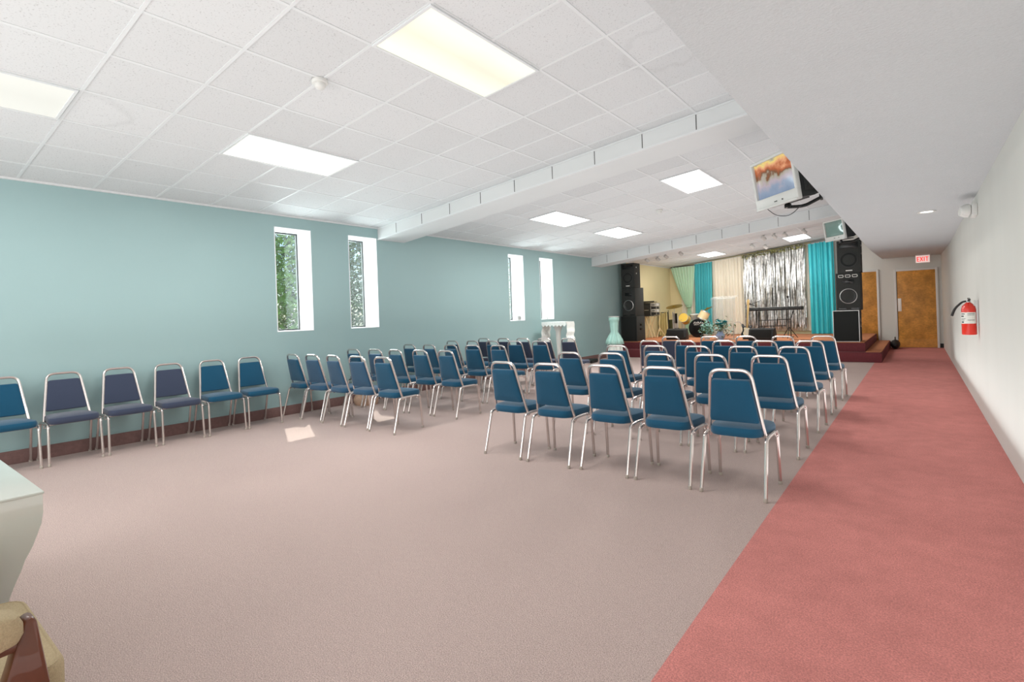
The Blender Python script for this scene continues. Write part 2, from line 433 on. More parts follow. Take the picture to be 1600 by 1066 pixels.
# dropped beams faced with tile panels
def beam(name, y0, y1, dp):
    b = MB(); b.box(XL, XS, y0, y1, -dp, -.002, mx=slope); o = struct(b.build(name, M['beam_white'], smooth=False))
    b = MB(); i = -5
    while i < 7:
        x = GX0-TT*i
        if XL+.05 < x < XS-.05: b.box(x-.004, x+.004, y0-.003, y0+.001, -dp+.02, -.02, mx=slope)
        i += 1
    b.build('panel_joint', M['dark_frame'], o, smooth=False)
    b = MB(); b.box(XL, XS, y0-.012, y0+.02, -dp-.004, -dp+.016, mx=slope); b.box(XL, XS, y0-.012, y0, -.02, -.002, mx=slope)
    b.build('edge_trim', M['grid_white'], o, smooth=False)
beam('trim_2', 5.65, 6.22, .2); beam('trim_3', 13.0, 13.6, .25)

# far doors
def door(name, x0, x1, z0, z1, label_plate, hinge=1):
    e = bpy.data.objects.new(name, None); COL.objects.link(e); struct(e)
    d = MB(); d.box(x0, x1, YF-.03, YF-.002, z0+.01, z1, .003); d.build('door_panel', M['wood_door'], e)
    fr = .055
    d = MB(); d.box(x0-fr, x0, YF-.05, YF, z0, z1+fr, .004); d.box(x1, x1+fr, YF-.05, YF, z0, z1+fr, .004); d.box(x0, x1, YF-.05, YF, z1, z1+fr, .004)
    d.build('door_frame', M['door_frame'], e)
    if label_plate:
        d = MB(); d.box(x0+.02, x0+.10, YF-.036, YF-.03, 1.05, 1.42, .002); d.build('push_plate', M['push_plate'], e)
        d = MB(); d.box(x0-.004, x0+.012, YF-.034, YF-.025, z0+.02, z1-.02); d.build('door_gap', M['black'], e)
        d = MB(); d.box(x0, x1, YF-.034, YF-.03, z0+.01, z0+.25); d.build('kick_panel', M['wood_door'], e)
door('door_1', -.46, .42, 0, 2.2, True)
door('door_2', -1.75, -.93, .2, 2.24, False)

# ------------------------------------------------------------------ stage platform
st = thing('stage', 'low carpeted stage with maroon risers and rust orange top at the far end', 'stage', (-4, 14, 0))
def sbox(name, m, *a, parent=st):
    b = MB(); b.box(*a, .012); o = b.build(name, m, parent); o.location = (4, -14, 0); return o
sbox('lower_step', M['stage_riser'], XL+.004, -.64, 13.98, 14.46, 0, .20)
sbox('side_step', M['stage_riser'], -.97, -.64, 14.46, YF-.055, 0, .20)
sbox('upper_riser', M['stage_riser'], XL+.004, -.97, 14.46, YF-.06, 0, .40)
sbox('platform_top', M['stage_top'], XL+.004, -.98, 14.48, YF-.06, .401, .42)
sbox('side_tread', M['stage_top'], -.96, -.66, 14.2, YF-.06, .201, .212)
sbox('lower_tread', M['stage_riser'], XL+.004, -.66, 14.0, 14.47, .2, .211)

# ------------------------------------------------------------------ banquet chair
def make_chair():
    root = thing('stacking_chair', 'x', 'chair')
    ch = M['chrome']
    def leg(pts, r=.0128):
        b = MB(); b.tube(fillet(pts, .028), r, 8); o = b.build('leg', ch, root)
        p = Vector(pts[0]); b = MB(); b.lathe([(.013, 0), (.0145, .004), (.0145, .022), (.012, .028)], 10, T(p.x, p.y, 0)); b.build('foot_cap', M['cap'], o)
    for sgn in (-1, 1):
        leg([(sgn*.212, 0, .006), (sgn*.206, .105, .392), (sgn*.205, .2, .402)])
        leg([(sgn*.212, .453, .006), (sgn*.206, .428, .392), (sgn*.205, .34, .402)])
    b = MB()
    for sgn in (-1, 1): b.tube([(sgn*.205, .19, .402), (sgn*.205, .35, .402)], .0128, 8); b.tube([(sgn*.205, .40, .40), (sgn*.17, .41, .398)], .008, 6)
    b.tube([(-.205, .40, .398), (.205, .40, .398)], .0095, 8); b.tube([(-.2, .17, .398), (.2, .17, .398)], .0095, 8)
    b.build('seat_frame', ch, root)
    for sgn in (-1, 1):                                   # ganging loop on the side rail
        b = MB(); pts = [(sgn*(.218+.012*math.cos(t)), .37+.012*math.sin(t)*0, .385+.02*math.sin(t)) for t in [2*PI*k/10 for k in range(10)]]
        b.tube(pts, .0035, 5, closed=True); b.build('ganging_loop', ch, root)
    # back hoop
    b = MB(); H = [(-.192, .175, .375), (-.182, .145, .46), (-.132, .04, .872), (.132, .04, .872), (.182, .145, .46), (.192, .175, .375)]
    b.tube(fillet(H, .068, 7), .0128, 8); b.build('back_hoop', ch, root)
    # seat
    b = MB(); out = round_poly([(-.17, .075), (.17, .075), (.212, .47), (-.212, .47)], .09, 5)
    cushion(b, out, .395, .468, .026, .012); b.build('seat', M['fab_teal'], root)
    # backrest pad between the hoop tubes
    ln = math.hypot(.872-.46, .145-.04); tilt = math.atan2(.105, .412)
    mx = T(0, .128, .50) @ RX(PI/2+tilt)
    b = MB(); out = round_poly([(-.168, 0), (.168, 0), (.127, .315), (-.127, .315)], .02, 3)
    cushion(b, out, -.019, .019, .01, .004, mx); b.build('backrest', M['fab_teal'], root)
    return root
chair = make_chair()
slate = {}
def recolour(c, key='fab_slate'):
    for o in c.children:
        if o.name.split('.')[0] in ('seat', 'backrest'):
            k = o.name.split('.')[0]+key
            if k not in slate:
                me = o.data.copy(); me.materials[0] = M[key]; slate[k] = me
            o.data = slate[k]
used = [False]
def place_chair(x, y, rz, label, group, dark=False):
    if used[0]: c = copy_tree(chair)
    else: c = chair; used[0] = True
    c.location = (x, y, 0); c.rotation_euler = (0, 0, rz)
    c['label'] = label; c['group'] = group
    if dark: DARK.append(c)
DARK = []
ordn = ['second', 'third', 'fourth']
# right-hand block, seen from behind, five rows of five
RX_ = [-1.045, -1.55, -2.045, -2.57, -3.08]
RROW = [(3.775, 'nearest row'), (4.95, 'second row'), (6.11, 'third row'), (7.17, 'fourth row'), (8.30, 'fifth row')]
jit = random.Random(3)
for r, (y, rn) in enumerate(RROW):
    for k, x in enumerate(RX_):
        if r == 4 and k == 4: x -= .12
        pos = ['at the aisle end', 'second from the aisle', 'third from the aisle', 'fourth from the aisle', 'fifth from the aisle'][k]
        dk = (k == 4 and r >= 3)
        col = 'slate blue' if dk else 'teal'
        place_chair(x, y+jit.uniform(-.02, .02), jit.uniform(-.04, .02), '%s chair %s, %s of the block beside the pink aisle' % (col, pos, rn), 'chairs in the block beside the aisle', dk)
LX_ = [-4.93, -5.43, -5.925, -6.41, -6.90]
LROW = [(3.835, 'nearest row'), (4.86, 'second row'), (5.96, 'third row'), (7.03, 'fourth row'), (7.90, 'rearmost row')]
for r, (y, rn) in enumerate(LROW):
    for k, x in enumerate(LX_):
        if r == 4: x += .02
        pos = ['fifth from the wall', 'fourth from the wall', 'third from the wall', 'second from the wall', 'closest to the wall'][k]
        st_ = (r == 0 and k in (1, 2, 3)) or (r == 1 and k == 3)
        dk = r == 4 or st_
        col = 'steel blue' if st_ else ('slate blue' if dk else 'teal')
        place_chair(x, y+jit.uniform(-.02, .02), jit.uniform(-.05, .06), '%s padded chair %s, %s of the block by the windows' % (col, pos, rn), 'chairs in the left block by the windows', dk)
WL = [(.975, 'teal', 'cut off by the left edge of the photo'), (1.457, 'slate blue', 'first whole one from the left, against the teal wall'),
      (1.936, 'slate blue', 'second whole one from the left, against the teal wall'), (2.426, 'slate blue', 'third whole one from the left, against the teal wall'),
      (2.906, 'teal', 'second from the right in the line against the wall'), (3.408-.03, 'teal', 'last in the line against the wall, nearest the first window')]
for y, col, pos in WL:
    place_chair(-7.115, y, -PI/2+jit.uniform(-.02, .01), '%s chrome chair %s' % (col, pos), 'chairs lined up along the teal wall', col != 'teal')
for c in DARK: recolour(c, 'fab_steel' if c['label'].startswith('steel') else 'fab_slate')

# ------------------------------------------------------------------ ceiling light panels
def panel(x, y, m, label, strength, ln=1.222):
    t = thing('ceiling_light', label, 'ceiling light', (x, y, cz(x)-.004), group='fluorescent panels in the tiled ceiling', rot=(0, ANG, 0))
    hx, hy = .305, ln/2
    b = MB(); q = .02
    b.box(-hx, hx, -hy, -hy+q, -.012, .002); b.box(-hx, hx, hy-q, hy, -.012, .002); b.box(-hx, -hx+q, -hy+q, hy-q, -.012, .002); b.box(hx-q, hx, -hy+q, hy-q, -.012, .002)
    b.build('frame', M['grid_white'], t, smooth=False)
    b = MB(); b.box(-hx+q, hx-q, -hy+q, hy-q, -.006, 0); b.build('diffuser', m, t, smooth=False)
    if strength:
        l = bpy.data.lights.new('panel_lamp', 'AREA'); l.shape = 'RECTANGLE'; l.size = .55; l.size_y = 1.15; l.energy = strength*1.9
        l.color = (1, .985, .95)
        lo = bpy.data.objects.new('panel_lamp', l); COL.objects.link(lo); lo.location = (x, y, cz(x)-.03); lo.rotation_euler = (0, ANG, 0)
gx = lambda i: GX0-TT*(i+.5); gy = lambda j: GY0+TT*(j+1)
panel(gx(-2), gy(2), M['diff_yellow'], 'yellowish ceiling light panel with a dull centre, nearest the camera', 14)
panel(gx(2), gy(2), M['diff_white'], 'white ceiling light panel left of the smoke detector', 20)
panel(gx(2), gy(-1)-.02-TT, M['diff_dull'], 'partly hidden ceiling light panel at the far left of the photo', 14)
panel(gx(-2), gy(10.6), M['diff_bright'], 'bright ceiling light panel nearest the hanging televisions', 24)
panel(gx(2), gy(10.6), M['diff_bright'], 'bright ceiling light panel just behind the first beam, leftmost of three', 24)
panel(gx(2), gy(14.5), M['diff_bright'], 'bright ceiling light panel in front of the second beam', 24)
panel(gx(2), gy(25.3), M['diff_bright'], 'bright ceiling light panel over the drums on the stage', 5)
panel(gx(-2), gy(25.3), M['diff_bright'], 'bright ceiling light panel over the keyboard on the stage', 6)

def disc(name, label, cat, x, y, r, m):
    t = thing(name, label, cat, (x, y, cz(x)-.004), rot=(0, ANG, 0))
    b = MB(); b.lathe([(r, 0), (r, -.018), (r*.93, -.026), (r*.6, -.03)], 24); b.build('base_plate', m, t)
    b = MB(); b.lathe([(r*.68, -.028), (r*.66, -.05), (r*.5, -.062), (r*.2, -.066), (0, -.066)], 20); b.build('sensor_cap', m, t)
disc('smoke_detector', 'round white smoke detector on the ceiling left of the yellowish light', 'smoke detector', -3.67, 2.38, .062, M['white_pl'])
disc('smoke_detector', 'small white ceiling detector beyond the first beam near the televisions', 'smoke detector', -3.78, 9.52, .06, M['white_pl'])

for k, (x, y, lb) in enumerate([(-6.47, 15.20, 'first spotlight from the left of the stage ceiling, white'), (-6.21, 15.40, 'second spotlight from the left of the stage ceiling, dark faced'),
        (-5.88, 15.22, 'third spotlight from the left of the stage ceiling, dark faced'), (-5.42, 15.19, 'fourth spotlight from the left, beside the light panel over the drums'),
        (-3.23, 15.43, 'white spotlight left of three in a row above the foil curtain'), (-2.98, 15.52, 'white spotlight in the middle of three above the foil curtain'),
        (-2.74, 15.61, 'white spotlight right of three above the foil curtain'), (-2.30, 15.70, 'white spotlight beside the far television'),
        (-3.80, 16.64, 'pale spotlight deeper over the stage, left one of two'), (-3.60, 17.40, 'pale spotlight deeper over the stage, right one of two')]):
    t = thing('stage_spotlight', lb, 'spotlight', (x, y, cz(x)-.002), group='small spotlights on the stage ceiling')
    b = MB(); b.lathe([(.03, 0), (.03, -.015), (.008, -.018), (.008, -.05)], 14); b.build('mount', M['white_pl'], t)
    mx = T(0, 0, -.085) @ RZ(-.5) @ RX(1.0)
    b = MB(); b.lathe([(.025, .08), (.045, .06), (.05, -.05), (.046, -.055)], 16, mx); b.build('can', M['white_pl'] if k not in (1, 2, 3) else M['silver_pl'], t)
    b = MB(); b.lathe([(.04, -.0555), (0, -.056)], 16, mx); b.build('lens', M['black'] if k in (1, 2, 3) else M['white_pl'], t)

# recessed light in the aisle soffit
t = thing('recessed_light', 'small recessed ceiling light over the pink aisle', 'ceiling light', (.13, 8.73, HS))
b = MB(); b.lathe([(.1, 0), (.1, -.008), (.075, -.01), (.07, 0)], 24, cap=False); b.build('trim_ring', M['white_pl'], t)
b = MB(); b.lathe([(.07, -.003), (0, -.003)], 24); b.build('lens', M['diff_bright'], t)

# emergency light with two heads on the right wall
t = thing('emergency_light', 'white twin-headed emergency light high on the right wall', 'emergency light', (XR, 7.85, 2.30))
b = MB(); b.box(-.05, 0, -.14, .14, -.065, .065, .008); b.build('housing', M['white_pl'], t)
for sy in (-.08, .09):
    mx = T(-.1, sy, .01) @ RZ(PI/2+.25) @ RX(PI/2)
    b = MB(); b.lathe([(.018, -.05), (.04, -.045), (.062, .0), (.064, .03), (.058, .034)], 20, mx); h = b.build('lamp_head', M['white_pl'], t)
    b = MB(); b.lathe([(.056, .035), (.03, .043), (0, .046)], 20, mx); b.build('lens', M['silver_pl'], h)

# fire extinguisher
t = thing('fire_extinguisher', 'red fire extinguisher with white label hung on the right wall', 'fire extinguisher', (XR-.085, 8.05, .9))
b = MB(); b.lathe([(.0, 0), (.062, 0), (.068, .008), (.068, .29), (.06, .33), (.035, .36), (.02, .375)], 28); b.build('cylinder', M['red_paint'], t)
b = MB()
def lab(u, v):
    a = PI*1.02+u*PI*.8; return (.0695*math.cos(a), .0695*math.sin(a), .13+v*.13)
b.grid(lab, 14, 1); lo = b.build('paper_label', M['paper'], t)
b = MB()
for (u0, u1, v0, v1) in ((.1, .36, .82, .9), (.08, .3, .6, .72), (.1, .4, .42, .46), (.1, .34, .3, .34), (.12, .3, .08, .2), (.5, .9, .85, .9), (.5, .88, .74, .77), (.5, .9, .3, .34)):
    def q(u, v, u0=u0, u1=u1, v0=v0, v1=v1):
        a = PI*1.02+(u0+(u1-u0)*u)*PI*.8; return (.0702*math.cos(a), .0702*math.sin(a), .13+(v0+(v1-v0)*v)*.13)
    b.grid(q, 4, 1)
b.build('label_print', M['ink'], lo)
b = MB(); b.lathe([(.018, .37), (.02, .40), (.014, .41)], 14); b.build('valve', M['silver'], t)
b = MB(); b.box(-.012, .012, -.06, .06, .412, .424, .003, T(0, -.03, 0) @ RX(.15)); b.box(-.012, .012, -.05, .05, .385, .395, .003, T(0, -.04, -.0) @ RX(-.1)); b.build('handle', M['black_gloss'], t)
b = MB(); b.tube(fillet([(0, .015, .39), (-.05, .04, .385), (-.12, .06, .31), (-.15, .05, .22)], .05), .010, 8, r2=.014); b.build('hose', M['black'], t)
b = MB(); b.box(.05, .083, -.02, .02, .1, .4); b.box(.03, .083, -.03, .03, .33, .345); b.build('bracket', M['silver'], t)

# EXIT sign hung from the end of the soffit
t = thing('exit_sign', 'illuminated red EXIT sign above the brown door', 'exit sign', (.15, 18.0, 2.36))
b = MB(); b.box(-.15, .15, -.012, .012, 0, .19, .003); b.build('panel', M['exit_panel'], t)
b = MB(); b.box(-.16, .16, -.025, .025, .19, .215, .004); b.build('mount_bar', M['white_pl'], t)
b = MB(); zb, h_, th = .035, .12, .02; y0, y1 = -.0155, -.0125
def bar(xa, za, xb, zb_, wd=.018):
    L_ = math.hypot(xb-xa, zb_-za); a = math.atan2(zb_-za, xb-xa)
    b.box(-wd/2*0, L_, y0, y1, -wd/2, wd/2, 0, T(xa, 0, za) @ RY(-a))
xe = -.125
bar(xe+.009, zb, xe+.009, zb+h_); bar(xe, zb+.009, xe+.055, zb+.009); bar(xe, zb+h_/2, xe+.048, zb+h_/2); bar(xe, zb+h_-.009, xe+.055, zb+h_-.009)
xx = -.055; bar(xx, zb, xx+.06, zb+h_); bar(xx, zb+h_, xx+.06, zb)
bar(.033, zb, .033, zb+h_)
bar(.055, zb+h_-.009, .125, zb+h_-.009); bar(.09, zb, .09, zb+h_)
b.build('lettering', M['exit_red'], t)

# ------------------------------------------------------------------ televisions on arms
def tv(loc, label, wd, on, scale=1.):
    az = math.radians(47)
    t = thing('crt_television', label, 'television', loc, rot=(math.radians(6), 0, -az-PI*0))
    # local: x to the viewer's right, -y toward the viewer, z up ; origin bottom centre of the front
    t.rotation_euler = (math.radians(8), 0, -(PI/2-az)-0.0)
    h = wd*.80; hw_ = wd/2
    shell = M['silver_pl']
    b = MB()
    e = .036*wd/.68; zb_ = .12*h/.54
    b.box(-hw_, hw_, -.0, .05, 0, zb_, .01); b.box(-hw_, hw_, 0, .05, h-e, h, .01); b.box(-hw_, -hw_+e, 0, .05, zb_-.01, h-e+.01, .008); b.box(hw_-e, hw_, 0, .05, zb_-.01, h-e+.01, .008)
    b.box(-hw_*.98, hw_*.98, -.012, .02, 0, .022, .005)
    b.build('bezel', shell, t)
    b = MB(); iw = hw_-e+.002
    def scr(u, v):
        x = (u*2-1)*iw; z = zb_-.002+v*(h-e-zb_+.004); return (x, .028-.018*(1-(u*2-1)**2)*(1-(v*2-1)**2)**.8 if True else 0, z)
    b.grid(scr, 12, 10); b.build('screen', M['picture'] if on else M['dead_screen'], t)
    b = MB()
    ring = lambda sx, z0, z1, y: [(-sx, y, z0), (sx, y, z0), (sx, y, z1), (-sx, y, z1)]
    b.rings([ring(hw_*.98, .02, h*.985, .045), ring(hw_*.97, .02, h*.98, .2), ring(hw_*.72, .05, h*.86, .34), ring(hw_*.55, .07, h*.74, .48)]); b.build('rear_housing', M['black'], t, ang=20)
    b = MB()
    for k in range(7): b.box(hw_*.55, hw_*.99, .11+k*.012*0, .112, .1+.05*k, .115+.05*k) if False else None
    for k in range(6): b.box(hw_*.965, hw_*.985, .1+.016*k, .106+.016*k, .08, h*.8)
    b.build('vent_ribs', M['dark_frame'], t)
    b = MB(); b.box(-.02*wd/.68, .02*wd/.68, -.006, .002, .045, .055); b.box(.1, .115, -.006, .002, .045, .058); b.build('control_button', M['dark_frame'], t)
    return t
tv((-1.17, 6.25, 2.39), 'silver-framed television showing a sunset lake picture, hung from the soffit', .68, True)
tv((-1.23, 11.95, 2.55), 'television with a blank green-grey screen, hung beyond the lit one', .5, False)
def arm(p0, p1, label, ztv):
    t = thing('swivel_bracket', label, 'bracket', p0)
    d = Vector(p1)-Vector(p0)
    b = MB(); b.tube(fillet([(0, 0, 0), (-.06, -.02, -.03), (d.x*.5, d.y*.6, -.09), (d.x, d.y, -.09)], .12), .018, 10); b.build('curved_bar', M['black'], t)
    b = MB(); b.box(-.004, .02, -.05, .05, -.02, .1); b.build('wall_plate', M['black'], t)
    b = MB(); b.lathe([(.035, -.1), (.035, -.06), (.02, -.05), (.02, -.02)], 14, T(d.x, d.y, 0)); b.build('pivot', M['black_gloss'], t)
    b = MB(); b.box(-.16, .16, -.12, .14, -.022, -.012, .003, T(d.x, d.y, 0) @ RZ(-.75)); b.build('tray', M['black'], t)
arm((XS-.02, 6.58, 2.47), (-1.08, 6.36, 2.41), 'black curved arm carrying the lit television, fixed to the soffit face', 2.39)
arm((XS-.02, 12.15, 2.60), (-1.14, 12.06, 2.56), 'black bracket under the blank television', 2.55)
b = MB(); b.tube(fillet([(-1.3, 6.45, 2.40), (-1.2, 6.36, 2.30), (-1.05, 6.3, 2.27), (-.95, 6.35, 2.38)], .08), .004, 6)
tag(b.build('television_cable', M['ink']), 'thin grey cable looping under the lit television', 'cable')

# ------------------------------------------------------------------ loudspeaker stacks
def speaker(name, label, cx, cy, z0, w_, d_, h_, kind, grp, badge=True):
    t = thing(name, label, 'speaker', (cx, cy, z0), group=grp)
    cab = M['cabinet']
    b = MB(); b.box(-w_/2, w_/2, 0, d_, 0, h_, .012); b.build('cabinet', cab, t)
    if kind == 'sub':
        b = MB(); b.box(-w_/2+.025, w_/2-.025, -.012, .004, .025, h_-.025, .004); b.build('grille', M['grille'], t)
        b = MB(); q = .014
        for a in ((-w_/2, w_/2, 0, q), (-w_/2, w_/2, h_-q, h_)): b.box(a[0], a[1], -.008, .012, a[2], a[3])
        for a in ((-w_/2, -w_/2+q), (w_/2-q, w_/2)): b.box(a[0], a[1], -.008, .012, q, h_-q)
        b.build('edge_trim', M['silver'] if 'right' in grp else M['cabinet'], t)
        for sz in (.62, .45): 
            b = MB(); b.box(w_/2-.002, w_/2+.004, d_*.35, d_*.65, h_*sz, h_*sz+.07, .003); b.build('side_handle', M['black_gloss'], t)
    if kind == 'mid':
        R_ = w_*.37; zc_ = h_*.38; F = T(0, -.002, zc_) @ RX(PI/2)
        b = MB(); b.lathe([(R_, 0), (R_, .012), (R_*.93, .016), (R_*.9, .004)], 32, F, cap=False); b.build('speaker_ring', M['silver'], t)
        b = MB(); b.lathe([(R_*.91, .004), (R_*.82, .012), (R_*.3, -.03), (0, -.018)], 32, F, cap=False); b.build('woofer', M['cone'], t)
        b = MB(); b.box(-w_*.24, w_*.24, -.012, .002, h_*.71, h_*.82, .004); b.box(-w_*.17, w_*.17, -.016, -.01, h_*.73, h_*.8, .002); b.build('horn', M['black_gloss'], t)
        for k in (-1, 0, 1):
            b = MB(); xx_ = k*w_*.29; zz = h_*.915; ww, hh = w_*.1, h_*.03
            pts = fillet([(xx_, -.006, zz+hh), (xx_+ww, -.006, zz+hh), (xx_+ww, -.006, zz-hh), (xx_-ww, -.006, zz-hh), (xx_-ww, -.006, zz+hh)], .02)
            b.tube(pts, .007, 6, closed=True); b.build('port_ring', M['white_badge'] if 'right' in grp else M['cone'], t)
        b = MB(); b.box(-w_*.42, -w_*.1, -.006, .001, h_*.03, h_*.06); b.box(w_*.1, w_*.42, -.006, .001, h_*.03, h_*.06); b.build('slot_port', M['black_gloss'], t)
    if kind == 'top':
        R_ = w_*.38; zc_ = h_*.40; F = T(0, -.002, zc_) @ RX(PI/2)
        b = MB(); b.lathe([(R_, 0), (R_, .01), (R_*.93, .012), (R_*.9, .004)], 32, F, cap=False); b.build('speaker_ring', M['cone'], t)
        b = MB(); b.lathe([(R_*.91, .004), (R_*.82, .008), (R_*.3, -.03), (0, -.018)], 32, F, cap=False); b.build('woofer', M['grille'], t)
        b = MB(); b.box(-w_*.4, w_*.4, -.01, .002, h_*.76, h_*.93, .006); b.build('horn', M['black_gloss'], t)
        b = MB()
        for k in range(4): b.box(-w_*.3, w_*.3, -.014, -.009, h_*(.785+.035*k), h_*(.792+.035*k))
        b.build('horn_fins', M['cone'], t)
        b = MB(); b.box(-w_*.14, w_*.14, -.016, -.002, h_*.055, h_*.085, .002); b.build('badge', M['white_badge'], t)
        for k in range(2):
            b = MB(); b.box(w_/2-.002, w_/2+.006, d_*.3, d_*.4, h_*(.55+.25*k), h_*(.6+.25*k)); b.build('side_fitting', M['silver'], t)
speaker('subwoofer', 'large black bass cabinet at the bottom of the left speaker stack', -6.84, 14.56, .42, .5, .6, .75, 'sub', 'left speaker stack')
speaker('loudspeaker', 'olive-black loudspeaker with silver ringed cone, middle of the left stack', -6.83, 14.56, 1.17, .43, .62, .86, 'mid', 'left speaker stack')
speaker('loudspeaker', 'black loudspeaker with a white badge, top of the left stack', -6.83, 14.56, 2.03, .43, .42, .73, 'top', 'left speaker stack')
speaker('subwoofer', 'black bass cabinet with silver edging at the bottom of the right stack', -1.335, 14.56, .42, .53, .62, .74, 'sub', 'right speaker stack')
speaker('loudspeaker', 'black loudspeaker with three white ringed ports, middle of the right stack', -1.27, 14.56, 1.16, .48, .58, .88, 'mid', 'right speaker stack')
speaker('loudspeaker', 'black loudspeaker with large round cone, top of the right stack', -1.24, 14.56, 2.04, .47, .42, .76, 'top', 'right speaker stack')

# ------------------------------------------------------------------ curtains on the stage wall
YC = 18.72
def curtain(name, label, m, x0t, x1t, x0b, x1b, zt0, zt1, zb, amp=.05, folds=7, y=YC, cat='curtain', ph=0., sq=None):
    t = thing(name, label, cat, ((x0t+x1t)/2, y, zb), group='fabric drapes on the stage back wall')
    ox = (x0t+x1t)/2
    def fn(u, v):
        xt = x0t+(x1t-x0t)*u; xb_ = x0b+(x1b-x0b)*u; x = xt+(xb_-xt)*(1-v)**1.0
        if sq: x = sq(u, v, x)
        z = zb+(zt0+(zt1-zt0)*u-zb)*v
        ya = amp*math.sin(2*PI*folds*u+ph+.6*math.sin(3*v+ph))*(.55+.45*(1-v)) + amp*.35*math.sin(2*PI*folds*2.3*u+1.3)
        return (x-ox, ya, z-zb)
    b = MB(); b.grid(fn, folds*12, 22); o = b.build('drape', m, t, ang=180)
    b = MB(); b.tube([(x0t-ox-.01, .0, zt0-zb+.0), (x1t-ox+.01, .0, zt1-zb+.0)], .013, 8); b.build('rod', M['white_pl'], t)
    return t
# mint drape gathered to the right by a tie
def mint():
    t = thing('tied_curtain', 'pale mint drape pulled aside and tied in the far left stage corner', 'curtain', (-6.6, YC, .42), group='fabric drapes on the stage back wall')
    x0, x1 = -7.08, -6.2; zt = 2.86; tie = 1.42; xt_ = -6.49
    def fn(u, v):
        top = x0+(x1-x0)*u; z = .42+(zt-.42)*v
        if z > tie:
            k = (z-tie)/(zt-tie); k2 = k**.75
            wgt = .08*(u-.5); right = x1-(x1-xt_)*(1-k2)*.35
            base = xt_+wgt+(1-k)*0
            x = base+(top-base)*(k2 if u < .9 else k2)
            x = x+(u**2)*(1-k2)*.10
        else:
            k = (tie-z)/(tie-.42); x = xt_+(u-.5)*(.1+.3*k)+.04
        return (x+6.6, .035*math.sin(2*PI*8*u)*(1 if z > tie else .7)+.0, z-.42)
    b = MB(); b.grid(fn, 90, 40); b.build('drape', M['cur_mint'], t, ang=180)
    b = MB(); b.lathe([(.09, -.03), (.1, 0), (.09, .03)], 18, T(xt_+6.62, 0, tie-.42)@Matrix.Diagonal((1, .6, 1, 1))); b.build('tie_back', M['tie_green'], t)
    b = MB(); b.tube([(x0+6.6, 0, zt-.42), (x1+6.6, 0, zt-.38)], .013, 8); b.build('rod', M['dark_frame'], t)
mint()
curtain('sheer_panel', 'narrow cream backing drape behind the tied mint one', M['cur_cream'], -6.75, -6.1, -6.75, -6.1, 2.86, 2.9, .43, .02, 5, YC+.09)
curtain('curtain', 'deep turquoise drape between the mint and cream ones', M['cur_teal'], -6.22, -5.60, -6.25, -5.66, 2.92, 2.96, .43, .045, 6, YC-.02)
curtain('curtain', 'wide cream drape left of the silver foil curtain', M['cur_cream'], -5.60, -4.50, -5.62, -4.46, 2.96, 3.06, .43, .035, 9, YC, ph=.4)
curtain('curtain', 'cream backing cloth behind the silver foil curtain', M['cur_cream'], -4.55, -2.62, -4.55, -2.6, 3.04, 3.24, .52, .025, 11, YC+.08, ph=1)
curtain('curtain', 'shiny aqua satin drape at the right end of the stage wall', M['cur_satin'], -2.66, -1.97, -2.64, -1.95, 3.22, 3.28, .43, .085, 5, YC-.09, ph=2)
# foil fringe
t = thing('foil_curtain', 'shimmering silver foil fringe curtain at the centre of the stage wall', 'curtain', (-3.65, YC-.08, .6))
b = MB(); b2 = MB(); rr = random.Random(5)
n = 210
for k in range(n):
    for layer in (0, 1):
        x = -.9+1.8*(k+rr.random())/n; zt = 2.42+.10*(x+.9); wd = .007+.008*rr.random(); zb_ = rr.choice([.0, .05, .12, .2, .34])
        a = rr.uniform(-.9, .9); y = -.02-.03*layer+rr.uniform(-.01, .01)
        pts = []; m_ = 7
        for q in range(m_+1):
            z = zb_+(zt-zb_)*q/m_; aa = a+.5*math.sin(q*1.7+k); dx, dy = wd*math.cos(aa)/1, wd*math.sin(aa)
            xo = x+.008*math.sin(q*1.1+k*.7)
            pts.append(((xo-dx, y-dy, z), (xo+dx, y+dy, z)))
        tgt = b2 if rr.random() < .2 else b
        for q in range(m_): tgt.quad([pts[q][0], pts[q][1], pts[q+1][1], pts[q+1][0]])
b.build('fringe', M['foil'], t, smooth=False)
b2.build('fringe_shadow_strands', M['foil_dark'], t, smooth=False)
b = MB(); b.tube([(-.93, -.03, 2.425), (.93, -.03, 2.61)], .012, 8); b.build('rod', M['silver'], t)
def leaves(b, pts, n, size, rr, flat=.35):
    for _ in range(n):
        c = pts(rr); a, e, w_ = rr.uniform(0, 2*PI), rr.uniform(-.9, .9), size*rr.uniform(.6, 1.3)
        d = Vector((math.cos(a)*math.cos(e), math.sin(a)*math.cos(e), math.sin(e)))
        s_ = d.cross(Vector((rr.uniform(-1, 1), rr.uniform(-1, 1), 1))).normalized()*w_*flat
        c = Vector(c); b.quad([c-d*w_, c+s_, c+d*w_, c-s_])
t = thing('garland', 'leafy green and silver garland along the top of the foil curtain', 'garland', (-3.65, YC-.1, 3.1))
rr = random.Random(9)
b = MB(); leaves(b, lambda r: ((lambda u: (u, r.uniform(-.05, .03), -.02+.10*u+r.gauss(0, .03)))(r.uniform(-.93, .93))), 620, .06, rr); b.build('foliage', M['garland'], t, smooth=False)
b = MB(); leaves(b, lambda r: ((lambda u: (u, r.uniform(-.06, .0), -.03+.10*u+r.gauss(0, .05)))(r.uniform(-.93, .93))), 240, .04, rr); b.build('silver_leaves', M['foil'], t, smooth=False)

# ------------------------------------------------------------------ band gear on the stage
ZS = .42
